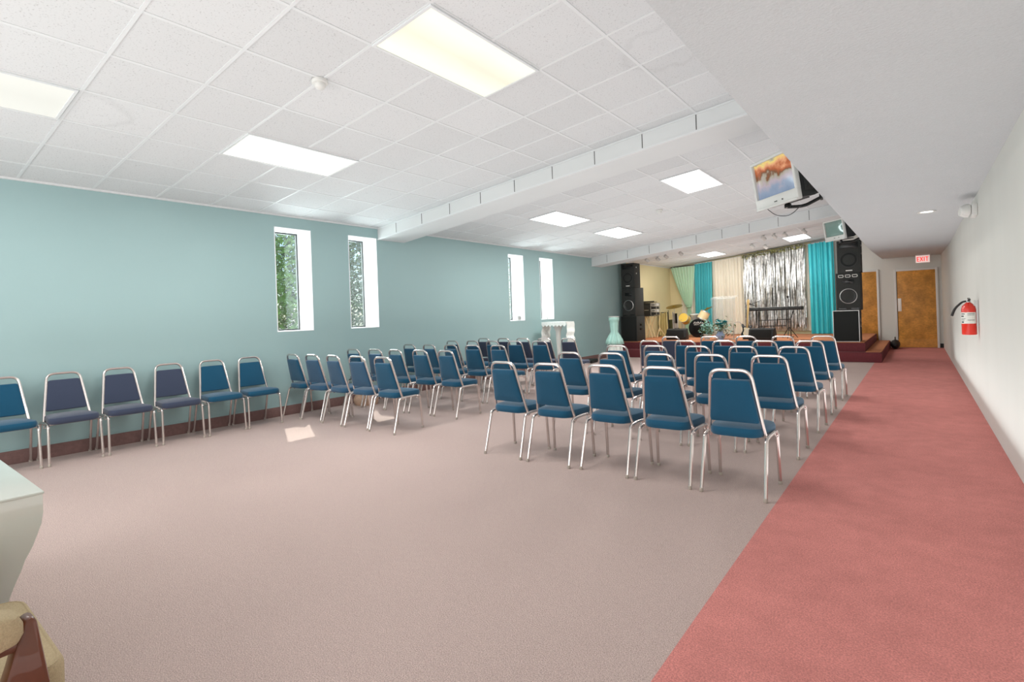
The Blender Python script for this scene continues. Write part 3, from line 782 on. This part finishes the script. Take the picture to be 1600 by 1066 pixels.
# equipment rack on stand
t = thing('folding_stand', 'pale legged folding stand under the sound equipment at stage left', 'stand', (-7.02+.02, 16.5, ZS))
for (x0_, x1_) in ((-.1, .12), (.12, -.1)):
    for yy in (-.12, .12):
        b = MB(); b.tube([(x0_, yy, 0.01), (x1_, yy, .72)], .014, 8); b.build('leg', M['cream_drum'], t)
b = MB(); b.box(-.14, .2, -.16, .16, .72, .74, .004); b.build('top_board', M['black'], t)
t = thing('amplifier', 'black amplifier box with a light strip, on the pale stand', 'amplifier', (-7.03, 16.36, ZS+.74))
b = MB(); b.box(-.12, .12, 0, .3, 0, .42, .01); b.build('case', M['black'], t)
b = MB(); b.box(-.09, .06, -.004, .002, .17, .185); b.build('front_strip', M['silver'], t)
b = MB()
for k in range(3): b.lathe([(.014, 0), (.012, .02)], 10, T(-.06+.05*k, -.001, .3) @ RX(PI/2))
b.build('knobs', M['cone'], t)
t = thing('equipment_rack', 'silver-framed rack of grey sound units beside the black amplifier', 'sound rack', (-6.80, 16.36, ZS+.74))
b = MB(); b.tube(fillet([(-.1, 0, .0), (-.1, 0, .40), (.09, 0, .40), (.09, 0, 0), (-.1, 0, 0)], .02), .009, 6); b.tube(fillet([(-.1, .28, .0), (-.1, .28, .40), (.09, .28, .40), (.09, .28, 0), (-.1, .28, 0)], .02), .009, 6); b.build('rack_frame', M['silver'], t)
for k in range(4):
    b = MB(); b.box(-.088, .078, .01, .27, .02+.095*k, .105+.095*k, .004); u = b.build('rack_unit', M['silver_pl'] if k % 2 else M['cone'], t)
    b = MB(); b.box(-.07, .03, .004, .012, .045+.095*k, .075+.095*k); b.build('display', M['black'], u)
t = thing('tray', 'thin dark tray lying on top of the amplifier and rack', 'tray', (-6.98, 16.45, ZS+1.17))
b = MB(); b.box(-.2, .22, -.12, .12, 0, .02, .004); b.box(-.2, .22, -.13, -.12, 0, .045); b.build('tray_body', M['black'], t)
# tripod stands
def tripod(label, x, y, h, cat='stand', m=None, spread=.22, name='tripod_stand', head=None, boom=None, group=None):
    t = thing(name, label, cat, (x, y, ZS), group=group); m = m or M['black']
    b = MB(); b.tube([(0, 0, .2), (0, 0, h)], .011, 8); b.build('pole', m, t)
    for k in range(3):
        a = k*2*PI/3+.5; b = MB(); b.tube([(0, 0, .32), (spread*math.cos(a), spread*math.sin(a), .012)], .01, 8); b.build('leg', m, t)
    if boom:
        b = MB(); b.tube([(-boom[0]*.3, 0, h-boom[1]*.3), (boom[0], 0, h+boom[1])], .007, 6); b.build('boom', m, t)
        mx = T(boom[0], 0, h+boom[1]) @ RY(1.2 if boom[0] > 0 else -1.2)
    else: mx = T(0, 0, h) @ RX(.5)
    if head == 'mic':
        b = MB(); b.lathe([(.008, -.14), (.014, 0), (.026, .01), (.03, .035), (.02, .06), (0, .068)], 14, mx); b.build('microphone_head', M['black'], t)
    return t
tripod('cream tripod stand with splayed legs right of the sound equipment', -6.78, 16.75, .78, m=M['cream_drum'], spread=.2)
tripod('dark tripod stand behind the sound equipment', -6.6, 17.1, .9, spread=.2)
b = MB()
t = thing('fabric_bundle', 'pale yellow cloth bundle hanging behind the tripod stands', 'cloth', (-6.95, 17.5, ZS))
def bun(u, v): 
    return ((u-.5)*.38*(1-.2*v), .05*math.sin(u*26)+.02*math.sin(v*9), .82*v+.04*math.sin(u*9))
b.grid(bun, 40, 8); b.build('cloth', mat('yellow_cloth', s2l(222, 210, 150), .8), t, ang=180)
b = MB(); b.tube([(-.17, .02, .82), (.17, .02, .82)], .012, 6); b.build('rail', M['dark_frame'], t)
for sx in (-.17, .17):
    b = MB(); b.tube([(sx, .02, 0), (sx, .02, .82)], .01, 6); b.build('post', M['dark_frame'], t)
# bin
t = thing('waste_bin', 'olive green cylindrical bin behind the first cymbal', 'bin', (-6.76, 17.8, ZS))
b = MB(); b.lathe([(.0, 0), (.1, 0), (.12, .5), (.128, .56), (.118, .565), (.1, .08)], 20, cap=False); b.build('bin_body', M['bin_green'], t)
# keyboard case / pale stand of pipes
t = thing('pipe_bundle', 'upright pale grey organ-like pipes beside the first cymbal', 'pipes', (-6.5, 17.45, ZS))
for k in range(4):
    b = MB(); b.lathe([(.022, 0), (.022, .82-.05*k), (.018, .83-.05*k)], 10, T(-.075+.05*k, 0, 0)); b.build('pipe', M['silver_pl'], t)
b = MB(); b.box(-.03, .08, -.04, -.025, .45, .78); b.build('dark_panel', M['black_gloss'], t)

def cymbal(label, x, y, z, r, tilt):
    t = thing('cymbal_stand', label, 'cymbal', (x, y, ZS), group='brass cymbals of the drum kit')
    b = MB(); b.tube([(0, 0, .15), (0, 0, z-ZS+.04)], .009, 8); b.build('pole', M['silver'], t)
    for k in range(3):
        a = k*2*PI/3+.3; b = MB(); b.tube([(0, 0, .26), (.2*math.cos(a), .2*math.sin(a), .012)], .008, 6); b.build('leg', M['silver'], t)
    mx = T(0, 0, z-ZS) @ RX(tilt[0]) @ RY(tilt[1])
    b = MB(); b.lathe([(r, -.012), (r*.6, .0), (r*.24, .008), (r*.2, .02), (r*.1, .03), (0, .032), (r*.1, .026), (r*.2, .016), (r*.6, -.004), (r, -.014)], 36, mx, cap=False); b.build('cymbal_disc', M['brass'], t)
cymbal('large tilted brass cymbal on a tall stand, left of the drums', -6.39, 17.1, 1.44, .27, (.28, -.05))
cymbal('smaller brass cymbal at the right of the drums', -5.42, 17.45, 1.33, .17, (.3, -.35))
def drum(name, label, x, y, z, r, h, m, mx, legs=True, head=None):
    t = thing(name, label, 'drum', (x, y, ZS), group='drums of the kit on stage')
    MX = T(0, 0, z-ZS) @ mx
    b = MB(); b.lathe([(r, -h/2), (r, h/2)], 32, MX, cap=False); b.build('shell', m, t)
    for s_ in (-1, 1):
        b = MB(); b.lathe([(r*1.04, s_*h/2-.02), (r*1.04, s_*h/2+.008), (r*.97, s_*h/2+.008)], 32, MX, cap=False); b.build('hoop', M['silver'] if m is not M['black_gloss'] else M['black_gloss'], t)
        b = MB(); b.lathe([(r*.98, s_*h/2), (0, s_*h/2)], 32, MX, cap=False); b.build('drumhead', head or M['white_pl'], t)
    if legs:
        for k in range(3):
            a = k*2*PI/3+.2; b = MB(); b.tube([(r*1.02*math.cos(a), r*1.02*math.sin(a), z-ZS), (r*1.05*math.cos(a), r*1.05*math.sin(a), .01)], .007, 6); b.build('leg', M['silver'], t)
    return t
bd = drum('bass_drum', 'black bass drum with white lettering facing the room', -5.52, 16.95, ZS+.29, .285, .36, M['black_gloss'], RX(PI/2), False, M['black_gloss'])
for s_ in (-1, 1):
    b = MB(); b.tube([(s_*.22, -.1, .2), (s_*.33, -.2, .01)], .008, 6); b.build('leg', M['silver'], bd)
b = MB()
def stroke(pts, r=.011): b.tube([(x, -.192, z) for x, z in pts], r, 6)
stroke([(-.13, .44), (-.10, .50), (-.08, .43), (-.05, .49), (-.03, .44)]); stroke([(-.01, .44), (.01, .50), (.03, .46), (.05, .44)])
stroke([(.06, .44), (.09, .49), (.1, .44), (.14, .47), (.17, .43)]); stroke([(.08, .38), (.17, .39), (.2, .36)]); stroke([(-.12, .40), (.04, .405)], .006)
b.build('drum_lettering', M['white_pl'], bd)
drum('tom_drum', 'golden yellow round drum behind the black monitor', -6.02, 17.0, 1.02, .155, .26, M['gold_plastic'], RX(1.25), True, M['gold_plastic'])
drum('tom_drum', 'cream tom drum tilted over the bass drum', -5.44, 17.1, 1.10, .15, .26, M['cream_drum'], RX(-.3) @ RY(.45))
drum('snare_drum', 'silver snare drum on its stand left of the bass drum', -5.8, 17.35, 1.08, .16, .14, M['silver'], RX(.15))
# wedge monitors
def wedge(label, x, y, w_, d_, h_, rz=0):
    t = thing('floor_monitor', label, 'speaker', (x, y, ZS), rz, group='black wedge monitors on the stage floor')
    mx = Matrix(((0, 0, 1, 0), (1, 0, 0, 0), (0, 1, 0, 0), (0, 0, 0, 1)))
    prof = [(-d_/2, 0), (d_/2, 0), (d_/2, h_*.55), (d_*.25, h_), (-d_/2+.06, h_*.92), (-d_/2-.02, .08)]
    b = MB(); b.prism(prof, -w_/2, w_/2, .01, mx); b.build('cabinet', M['black'], t)
    b = MB(); b.box(-w_/2+.06, w_/2-.06, -d_/2-.035, -d_/2-.015, .06, h_*.8, .003, RX(-.12)); b.build('grille', M['grille'], t)
    b = MB(); b.tube(fillet([(-.06, -d_*.1, h_*.97), (-.06, -d_*.1, h_*1.04), (.06, -d_*.1, h_*1.04), (.06, -d_*.1, h_*.97)], .02), .008, 6); b.build('handle', M['black_gloss'], t)
wedge('black wedge monitor in front of the drums', -5.76, 15.6, .58, .36, .33, .1)
wedge('black wedge monitor beside the white guitar', -3.3, 15.2, .62, .36, .33, -.05)
# clear lectern
t = thing('acrylic_lectern', 'clear acrylic lectern in front of the cream drape', 'lectern', (-4.42, 15.75, ZS))
b = MB(); b.box(-.3, .3, -.2, .2, 0, .015); b.build('base', M['acrylic'], t)
b = MB(); b.box(-.31, .02, -.17, -.16, .55, 1.22); b.build('front_panel', M['acrylic'], t)
b = MB(); b.box(-.26, .26, -.10, -.09, .015, 1.2); b.build('centre_panel', M['acrylic'], t)
b = MB(); b.box(-.33, .35, -.22, .2, 0, .012, .002, T(0, 0, 1.2) @ RX(.22)); b.build('desk_top', M['acrylic'], t)
for s_ in (-1, 1):
    b = MB(); b.box(s_*.27-.006, s_*.27+.006, -.15, .15, .015, 1.2); b.build('side_panel', M['acrylic'], t)
# bouquet in blue-white vase
t = thing('flower_arrangement', 'teal flower arrangement in a blue and white vase, front of the stage', 'flowers', (-4.42, 15.3, ZS))
b = MB(); b.lathe([(0, 0), (.07, 0), (.12, .07), (.13, .14), (.08, .2), (.07, .23), (.09, .25)], 24, cap=False); b.build('vase', M['vase_blue'], t)
rr = random.Random(21)
for k in range(15):
    a = rr.uniform(0, 2*PI); r_ = rr.uniform(.02, .17); z = .34+rr.uniform(0, .2); fx, fy = r_*math.cos(a), r_*math.sin(a)*.7
    b = MB(); b.tube([(0, 0, .2), (fx*.5, fy*.5, z*.7), (fx, fy, z)], .004, 5); s_ = b.build('stem', M['leaf_green'], t)
    b = MB()
    for q in range(9):
        aa = q*2*PI/9; d = Vector((math.cos(aa), math.sin(aa)*.8, .45+.2*(q % 2))).normalized()*.085; c = Vector((fx, fy, z)); sd = d.cross(Vector((0, 0, 1))).normalized()*.045
        b.quad([c, c+d*.5+sd, c+d, c+d*.5-sd])
    b.build('blossom', M['flower_teal'] if k % 3 else M['flower_pale'], s_, smooth=False)
b = MB(); leaves(b, lambda r: (r.gauss(.06, .17), r.gauss(0, .1),   .38+r.gauss(0, .12)), 110, .06, rr, .25); b.build('foliage', M['leaf_green'], t, smooth=False)
b = MB(); leaves(b, lambda r: (r.gauss(.05, .15), r.gauss(-.03, .1), .36+r.gauss(0, .1)), 110, .045, rr, .35); b.build('pale_sprays', M['flower_pale'], t, smooth=False)
t = thing('potted_fern', 'pale green leafy plant between the bass drum and the flowers', 'plant', (-4.9, 15.65, ZS))
b = MB(); b.lathe([(0, 0), (.07, 0), (.1, .15), (.105, .16), (.09, .16)], 18, cap=False); b.build('pot', M['white_pl'], t)
b = MB(); leaves(b, lambda r: (r.gauss(0, .09), r.gauss(0, .08), .3+r.gauss(0, .11)), 240, .05, rr, .3); b.build('leaves', M['flower_pale'], t, smooth=False)
b = MB(); leaves(b, lambda r: (r.gauss(0, .09), r.gauss(0, .08), .26+r.gauss(0, .1)), 120, .05, rr, .3); b.build('dark_leaves', M['leaf_green'], t, smooth=False)
# curved hook behind the flowers
b = MB(); b.tube([(.0, 0, 0), (.0, 0, .4), (.04, 0, .47), (.1, 0, .495), (.17, 0, .48), (.22, 0, .43)], .010, 8)
t = thing('curved_stand', 'thin curved metal hook standing right of the flowers', 'stand', (-4.16, 15.7, ZS))
b.build('hook', M['silver'], t)
b = MB(); b.lathe([(0, 0), (.09, 0), (.09, .012), (.01, .018)], 18); b.build('base', M['silver'], t)
# electric guitar leaning on its stand
t = thing('electric_guitar', 'black and white electric guitar standing upright left of the second monitor', 'guitar', (-3.77, 15.5, ZS+.03), rot=(-.12, .05, 0))
body = [(-.10, .0), (-.15, .06), (-.155, .14), (-.115, .21), (-.12, .28), (-.155, .36), (-.15, .41), (-.11, .40), (-.07, .34), (-.02, .33), (.03, .33), (.06, .35), (.10, .38), (.13, .36), (.11, .28), (.105, .21), (.15, .13), (.155, .06), (.1, 0), (0, -.02)]
MXF = Matrix(((1, 0, 0, 0), (0, 0, 1, 0), (0, 1, 0, 0), (0, 0, 0, 1)))
b = MB(); b.prism(round_poly(body, .02, 2), -.02, .02, .006, MXF); b.build('body', M['black_gloss'], t)
pg = [(-.06, .06), (-.10, .14), (-.07, .22), (-.09, .3), (-.05, .31), (.0, .29), (.06, .3), (.08, .24), (.07, .16), (.09, .1), (.03, .05)]
b = MB(); b.prism(round_poly(pg, .02, 2), -.025, -.0205, 0, MXF); g_ = b.build('pickguard', M['guitar_white'], t)
for k in range(3):
    b = MB(); b.box(-.035, .035, -.031, -.025, .12+.055*k, .135+.055*k, .002); b.build('pickup', M['white_pl'], g_)
b = MB(); b.box(-.024, .024, -.03, -.008, .3, .92, .004); b.build('neck', M['maple'], t)
b = MB(); b.prism([(-.026, .92), (-.04, .96), (-.045, 1.06), (-.01, 1.1), (.03, 1.07), (.026, .92)], -.028, -.012, .003, MXF); h_ = b.build('headstock', M['maple'], t)
b = MB()
for k in range(5): b.box(-.062, -.04, -.024, -.016, .96+.025*k, .97+.025*k)
b.build('tuning_pegs', M['silver'], h_)
t = thing('guitar_stand', 'small black stand holding the electric guitar', 'stand', (-3.77, 15.6, ZS))
b = MB(); b.tube([(-.14, .12, .01), (0, .02, .3), (.14, .12, .01)], .01, 6); b.tube([(0, .02, .3), (0, -.16, .02)], .01, 6); b.tube([(-.1, -.14, .02), (.1, -.14, .02)], .01, 6); b.build('stand_frame', M['black'], t)
# keyboard
t = thing('electric_keyboard', 'long black electric keyboard in front of the foil curtain', 'keyboard', (-3.25, 16.6, 1.2))
b = MB(); b.box(-.71, .71, -.14, .16, 0, .1, .015); b.build('case', M['black'], t)
b = MB(); b.box(-.64, .5, .06, .158, .1, .106); b.build('keys', M['white_pl'], t)
b = MB(); b.box(-.55, .2, -.146, -.138, .03, .07, .002); b.build('rear_strip', M['cone'], t)
t = thing('keyboard_stand', 'thin black tubular stand under the long keyboard', 'stand', (-3.25, 16.6, ZS))
for sx in (-1, 1):
    b = MB(); b.tube(fillet([(sx*.42, -.14, .012), (sx*.42, -.14, .5), (sx*.46, .1, .765)], .05), .013, 8); b.tube([(sx*.42, -.2, .014), (sx*.42, .2, .014)], .013, 8); b.build('side_frame', M['black'], t)
b = MB(); b.tube([(-.42, -.14, .33), (.3, -.14, .34)], .012, 8); b.build('cross_bar', M['black'], t)
b = MB(); b.tube([(-.42, -.14, .5), (.42, -.14, .52)], .012, 8); b.build('cross_bar', M['black'], t)
tripod('boom microphone stand at the left end of the keyboard', -3.56, 16.1, 1.06, 'microphone stand', M['black'], .22, 'microphone_stand', 'mic', (-.22, -.08))
tripod('straight microphone stand behind the right half of the keyboard', -2.82, 16.15, 1.12, 'microphone stand', M['black'], .22, 'microphone_stand', 'mic', group='microphone stands')
# loudspeaker cable on the stage front
b = MB(); b.tube([(-1.9, 14.75, .427), (-1.85, 14.9, .427), (-2.1, 15.1, .427), (-2.35, 15.4, .427), (-2.7, 15.5, .427)], .006, 6)
tag(b.build('stage_cable', M['black']), 'thin black cable lying on the orange stage top', 'cable')
# black bag by the steps
t = thing('duffel_bag', 'black soft bag on the floor between the side steps and the brown door', 'bag', (-.52, 18.35, 0.002))
R_ = []
for k in range(9):
    u = -1+k/4; s_ = math.sqrt(max(.05, 1-u*u*.92)); R_.append([(.115*s_*math.cos(a), u*.3, .13+.13*s_*math.sin(a)-.0*(1-s_)) for a in [2*PI*q/14 for q in range(14)]])
b = MB(); b.rings(R_); b.build('bag_body', M['black'], t)
b = MB(); b.tube([(.0, -.12, .25), (0, -.1, .33), (0, .1, .33), (0, .12, .25)], .01, 6); b.build('handle', M['black_gloss'], t)

# ------------------------------------------------------------------ things along the left wall
t = thing('pedestal_table', 'tall white pedestal table with a lace runner under the last window', 'table', (-6.6, 10.27, 0))
b = MB(); b.lathe([(0, 0), (.2, 0), (.2, .03), (.12, .07), (.05, .14), (.045, .5), (.06, .9), (.12, 1.06), (.14, 1.1)], 28, cap=False); b.build('column', M['white_pl'], t)
b = MB(); b.box(-.32, .32, -.17, .17, 1.1, 1.13, .006); b.build('table_top', M['white_pl'], t)
t = thing('lace_runner', 'ruffled white lace runner hanging over both ends of the pedestal table', 'table runner', (-6.6, 10.27, 1.133))
def lace(side):
    def fn(u, v):
        z = -.62*v; x = side*(.335+.02*v+.025*math.sin(v*22)*v+.010*math.sin(u*30)); return (x, -.18+.36*u+.02*math.sin(v*9), z)
    return fn
b = MB(); b.grid(lambda u, v: (-.335+.67*u, -.18+.36*v, .002), 8, 8); b.grid(lace(-1), 30, 26); b.grid(lace(1), 30, 26)
b.grid(lambda u, v: (-.335+.67*u, -.185, .002-.11*v*(.6+.4*abs(math.sin(u*22)))), 60, 3)
b.build('lace', M['lace'], t, ang=180)
t = thing('draped_stand', 'slender stand dressed in ruffled mint green fabric beside the left speaker stack', 'plant stand', (-6.42, 12.75, 0))
def ruff(prof, wav, nf, seg=72):
    R = []
    for r, z, w_ in prof: R.append([(r*(1+w_*wav*math.sin(nf*2*PI*k/seg))*math.cos(2*PI*k/seg), r*(1+w_*wav*math.sin(nf*2*PI*k/seg))*math.sin(2*PI*k/seg), z) for k in range(seg)])
    return R
b = MB(); b.rings(ruff([(.135, 1.18, 0), (.14, 1.09, .2), (.118, 1.07, .3), (.112, 1.0, .4), (.105, .85, .3), (.095, .78, .4), (.14, .7, 1), (.2, .58, 1), (.23, .46, 1)], .12, 12)); b.build('mint_cover', M['mint_fab'], t, ang=180)
b = MB(); b.rings(ruff([(.19, .5, .3), (.2, .25, 1), (.22, .01, 1)], .12, 10)); b.build('white_underskirt', M['white_cloth'], t, ang=180)
b = MB(); b.lathe([(.145, 1.18), (.145, 1.2), (0, 1.2)], 28); b.build('top_disc', M['white_cloth'], t)
t = thing('flat_case', 'flat black case lying on the carpet by the wall beyond the chairs', 'case', (-6.86, 12.0, 0), .1)
b = MB(); b.box(-.14, .14, -.45, .45, .002, .09, .02); b.build('case_body', M['black'], t)
b = MB(); b.tube(fillet([(.14, -.07, .05), (.175, -.07, .05), (.175, .07, .05), (.14, .07, .05)], .015), .008, 6); b.build('handle', M['black_gloss'], t)
t = thing('cloth_bag', 'slouched tan bag on the carpet by the wall beneath the left block of chairs', 'bag', (-6.87, 5.08, .002))
R_ = []
for k in range(8):
    v = k/7; r_ = (.17+.03*math.sin(v*4))*(1-v**3*.75); R_.append([(r_*math.cos(a)*(1+.05*math.sin(3*a+v*4)), r_*1.0*math.sin(a)*(1+.06*math.cos(2*a)), v*.25) for a in [2*PI*q/20 for q in range(20)]])
b = MB(); b.rings(R_); b.build('bag_body', M['tan'], t)
b = MB(); b.tube(fillet([(.02, -.06, .24), (.03, -.04, .33), (.03, .05, .33), (.02, .07, .24)], .04), .009, 6); b.build('strap', M['wood_red'], t)
# knick-knacks on the sills
sz = WZ0+.0125
t = thing('glass_swan', 'tall curved clear glass ornament on the third window sill', 'ornament', (XL-.28, 9.42, sz))
b = MB(); b.tube([(0, 0, .0), (.0, -.02, .08), (.01, -.03, .15), (.0, 0, .2), (0, .04, .21), (0, .06, .18)], .014, 8, r2=.006); b.build('neck', M['silver_pl'], t)
b = MB(); b.lathe([(0, 0), (.05, 0), (.06, .02), (.05, .05), (.02, .07), (0, .075)], 16); b.build('body', M['silver_pl'], t)
t = thing('lidded_jar', 'small squat silver jar at the front of the third window sill', 'jar', (XL-.1, 9.64, sz))
b = MB(); b.lathe([(0, 0), (.055, 0), (.07, .04), (.065, .08), (.05, .09)], 18); b.build('jar_body', M['silver'], t)
b = MB(); b.lathe([(.055, .09), (.05, .105), (.01, .115), (.012, .13), (0, .135)], 18); b.build('lid', M['silver_pl'], t)
t = thing('sill_ornament', 'small white ornament on the fourth window sill', 'ornament', (XL-.1, 10.8, sz))
b = MB(); b.lathe([(0, 0), (.04, 0), (.045, .03), (.02, .06), (.03, .09), (.015, .12), (0, .125)], 16); b.build('figure', M['silver_pl'], t)
b = MB(); b.lathe([(0, -.0), (.05, 0), (.05, .008), (.04, .01)], 16, T(0, 0, -.0001)); b.build('base', M['silver'], t)

# ------------------------------------------------------------------ foreground: glossy flared table and armchair
t = thing('flared_table', 'glossy white table with an inward curving base at the left edge', 'table', (-3.2, -.3, 0))
prof = [(0, .745), (0, .68), (.005, .64), (.012, .615), (.025, .566), (.043, .52), (.053, .482), (.065, .446), (.08, .393), (.09, .34), (.095, .28), (.09, .2), (.07, .1), (.04, .04), (.03, 0)]
cx0, cx1, cy0, cy1 = -1.0, .79, -.95, .73
R_ = []
for ins, z in prof: R_.append([(x, y, z) for x, y in ((cx0+ins, cy0+ins), (cx1-ins, cy0+ins), (cx1-ins, cy1-ins), (cx0+ins, cy1-ins))])
b = MB(); b.rings(R_); b.build('flared_base', M['pedestal_white'], t, ang=35)
b = MB(); b.box(cx0-.004, cx1+.004, cy0-.004, cy1+.004, .742, .752, .003); b.build('table_top', M['pedestal_white'], t)

t = thing('armchair', 'wooden framed armchair with beige cushions beside the glossy white table', 'armchair', (-2.03, -.02, 0), .03)
out = round_poly([(-.28, -.32), (.26, -.32), (.27, .37), (-.29, .39)], .07, 5)
b = MB(); cushion(b, out, .33, .447, .018, .012); se = b.build('seat_cushion', M['beige_fab'], t)
b = MB(); b.tube([(x*.965, y*.965+.001, .441) for x, y in out], .007, 6, closed=True); b.build('piping', M['beige_fab'], se)
b = MB(); b.box(-.26, .24, -.3, .34, .27, .335, .01); b.build('seat_rail', M['wood_red'], t)
b = MB(); cushion(b, round_poly([(-.26, 0), (.26, 0), (.25, .5), (-.25, .5)], .06, 4), -.05, .05, .03, .01, T(0, -.33, .45) @ RX(PI/2-.25+PI*0+.5)); b.build('back_cushion', M['beige_fab'], t)
for sx in (-1, 1):
    b = MB(); x = sx*.335
    b.prism([(-.37, .0), (-.31, .0), (-.34, .6), (-.42, .95), (-.46, .95)], x-.02, x+.02, .006, Matrix(((0, 0, 1, 0), (1, 0, 0, 0), (0, 1, 0, 0), (0, 0, 0, 1)))); b.build('rear_post', M['wood_red'], t)
    b = MB(); b.prism([(.20, .0), (.25, 0), (.312, .3), (.312, .46), (.292, .615), (.284, .628), (.266, .622), (.24, .52), (.215, .44), (.2, .25)], x-.025, x+.025, .008, Matrix(((0, 0, 1, 0), (1, 0, 0, 0), (0, 1, 0, 0), (0, 0, 0, 1)))); b.build('front_leg', M['wood_red'], t)
    b = MB(); b.box(x-.022, x+.022, -.38, .262, .555, .585, .01); ar = b.build('arm_rail', M['wood_red'], t)
    b = MB(); cushion(b, round_poly([(x-.04, -.22), (x+.04, -.22), (x+.045, .268), (x-.045, .268)], .03, 4), .575, .65, .03, .004); b.build('arm_pad', M['beige_fab'], ar)

# ------------------------------------------------------------------ outdoors beyond the windows
g = MB(); g.box(-40, XL-WD-.01, -20, 40, -.35, -.25); struct(g.build('ground', M['grass_out'], smooth=False))
def tree(x, y, h, cr, seed, label, m):
    rr = random.Random(seed)
    t = thing('leafy_tree', label, 'tree', (x, y, -.25), group='trees outside the windows')
    b = MB(); b.tube([(0, 0, 0), (.05, .05, h*.4), (0, .1, h*.8)], .1, 8, r2=.04); b.build('trunk', M['bark'], t)
    b = MB()
    def p(r):
        a, e, q = r.uniform(0, 2*PI), r.uniform(-1, 1), r.random()**.4
        return (cr*q*math.cos(a)*math.sqrt(1-e*e), cr*q*math.sin(a)*math.sqrt(1-e*e), h*.52+h*.5*q*e)
    leaves(b, p, 5200, .085, rr, .4); b.build('crown', m, t, smooth=False)
TL = [(-10.6, 5.2, 4.3, 1.5, M['leaf_light'], 'sunlit tree just outside the first window'), (-11.2, 7.6, 4.6, 1.7, M['leaf_green'], 'dark green tree seen through the gap of the first window'),
      (-10.8, 10.0, 4.4, 1.6, M['leaf_green'], 'leafy tree outside, seen through the second window'), (-13.6, 8.8, 6.0, 2.3, M['leaf_green'], 'tall tree farther out behind the others'),
      (-14.2, 12.6, 6.0, 2.6, M['leaf_light'], 'tall light green tree in the distance outside'), (-11.2, 12.4, 4.4, 1.6, M['leaf_light'], 'light green tree outside beyond the second window')]
for k, (x, y, h, cr, m, lb) in enumerate(TL): tree(x, y, h, cr, 40+k, lb, m)

# ------------------------------------------------------------------ light
wd = bpy.data.worlds.new('world'); sc.world = wd; wd.use_nodes = True
nt = wd.node_tree; bg = nt.nodes['Background']
sky = nt.nodes.new('ShaderNodeTexSky'); sky.sky_type = 'NISHITA'; sky.sun_disc = False; sky.sun_elevation = math.radians(50); sky.sun_rotation = math.radians(200)
nt.links.new(sky.outputs[0], bg.inputs[0]); bg.inputs[1].default_value = .32
sun = bpy.data.lights.new('sun', 'SUN'); sun.energy = 5; sun.angle = math.radians(.6); sun.color = (1, .96, .88)
so = bpy.data.objects.new('sun', sun); COL.objects.link(so)
d = Vector((-6.1-(-7.45), 3.45-4.12, -1.75)); so.rotation_euler = d.to_track_quat('-Z', 'Y').to_euler()
# daylight entering through the window openings
for (a, b_) in WIN:
    l = bpy.data.lights.new('window_daylight', 'AREA'); l.shape = 'RECTANGLE'; l.size = b_-a; l.size_y = WZ1-WZ0; l.energy = 38; l.color = (.9, .97, 1)
    o = bpy.data.objects.new('window_daylight', l); COL.objects.link(o); o.location = (XL-WD-.15, (a+b_)/2, (WZ0+WZ1)/2); o.rotation_euler = (PI/2, 0, -PI/2+0)
    o.rotation_euler = Vector((1, 0, 0)).to_track_quat('-Z', 'Y').to_euler()
def area(x, y, z, sx, sy, e, direction, col=(1, 1, 1), name='room_fill'):
    l = bpy.data.lights.new(name, 'AREA'); l.shape = 'RECTANGLE'; l.size = sx; l.size_y = sy; l.energy = e; l.color = col
    o = bpy.data.objects.new(name, l); COL.objects.link(o); o.location = (x, y, z); o.rotation_euler = Vector(direction).to_track_quat('-Z', 'Y').to_euler(); return o
# added soft fill, not real fixtures: behind the camera, room, aisle and stage
area(-3.5, -2.7, 1.6, 7.0, 2.4, 200, (0, 1, 0))
area(-3.9, 6.0, 1.2, 5.0, 16, 135, (0, 0, 1))
area(-4.0, 16.6, 1.9, 5.0, 3, 30, (0, 0, 1), (.88, .96, 1), 'stage_fill')  # added up-facing fill that brightens the stage ceiling
area(-.1, 6, .15, 1.1, 15, 78, (0, 0, 1), (.95, 1, 1))
area(-4.2, 15.6, 2.5, 4.5, 1.6, 80, (0, .5, -1), (1, .97, .92), 'stage_fill')  # added down-facing fill for the stage and its drapes

# ------------------------------------------------------------------ camera
cam = bpy.data.cameras.new('camera'); cam.sensor_width = 36; cam.lens = 819.5/1600*36
cam.shift_x = 0; cam.shift_y = 0; cam.clip_start = .05; cam.clip_end = 200
co = bpy.data.objects.new('camera', cam); COL.objects.link(co)
yaw, roll = .658, -.035
# principal point at (800, 494.2) of 1600x1066
cam.shift_y = (494.2-533)/1600.0
co.matrix_world = T(0, 0, 1.3) @ RZ(yaw) @ RX(PI/2) @ RZ(-roll*-1)
sc.camera = co
sc.view_settings.view_transform = 'Standard'; sc.view_settings.look = 'None'; sc.view_settings.exposure = 0; sc.view_settings.gamma = 1
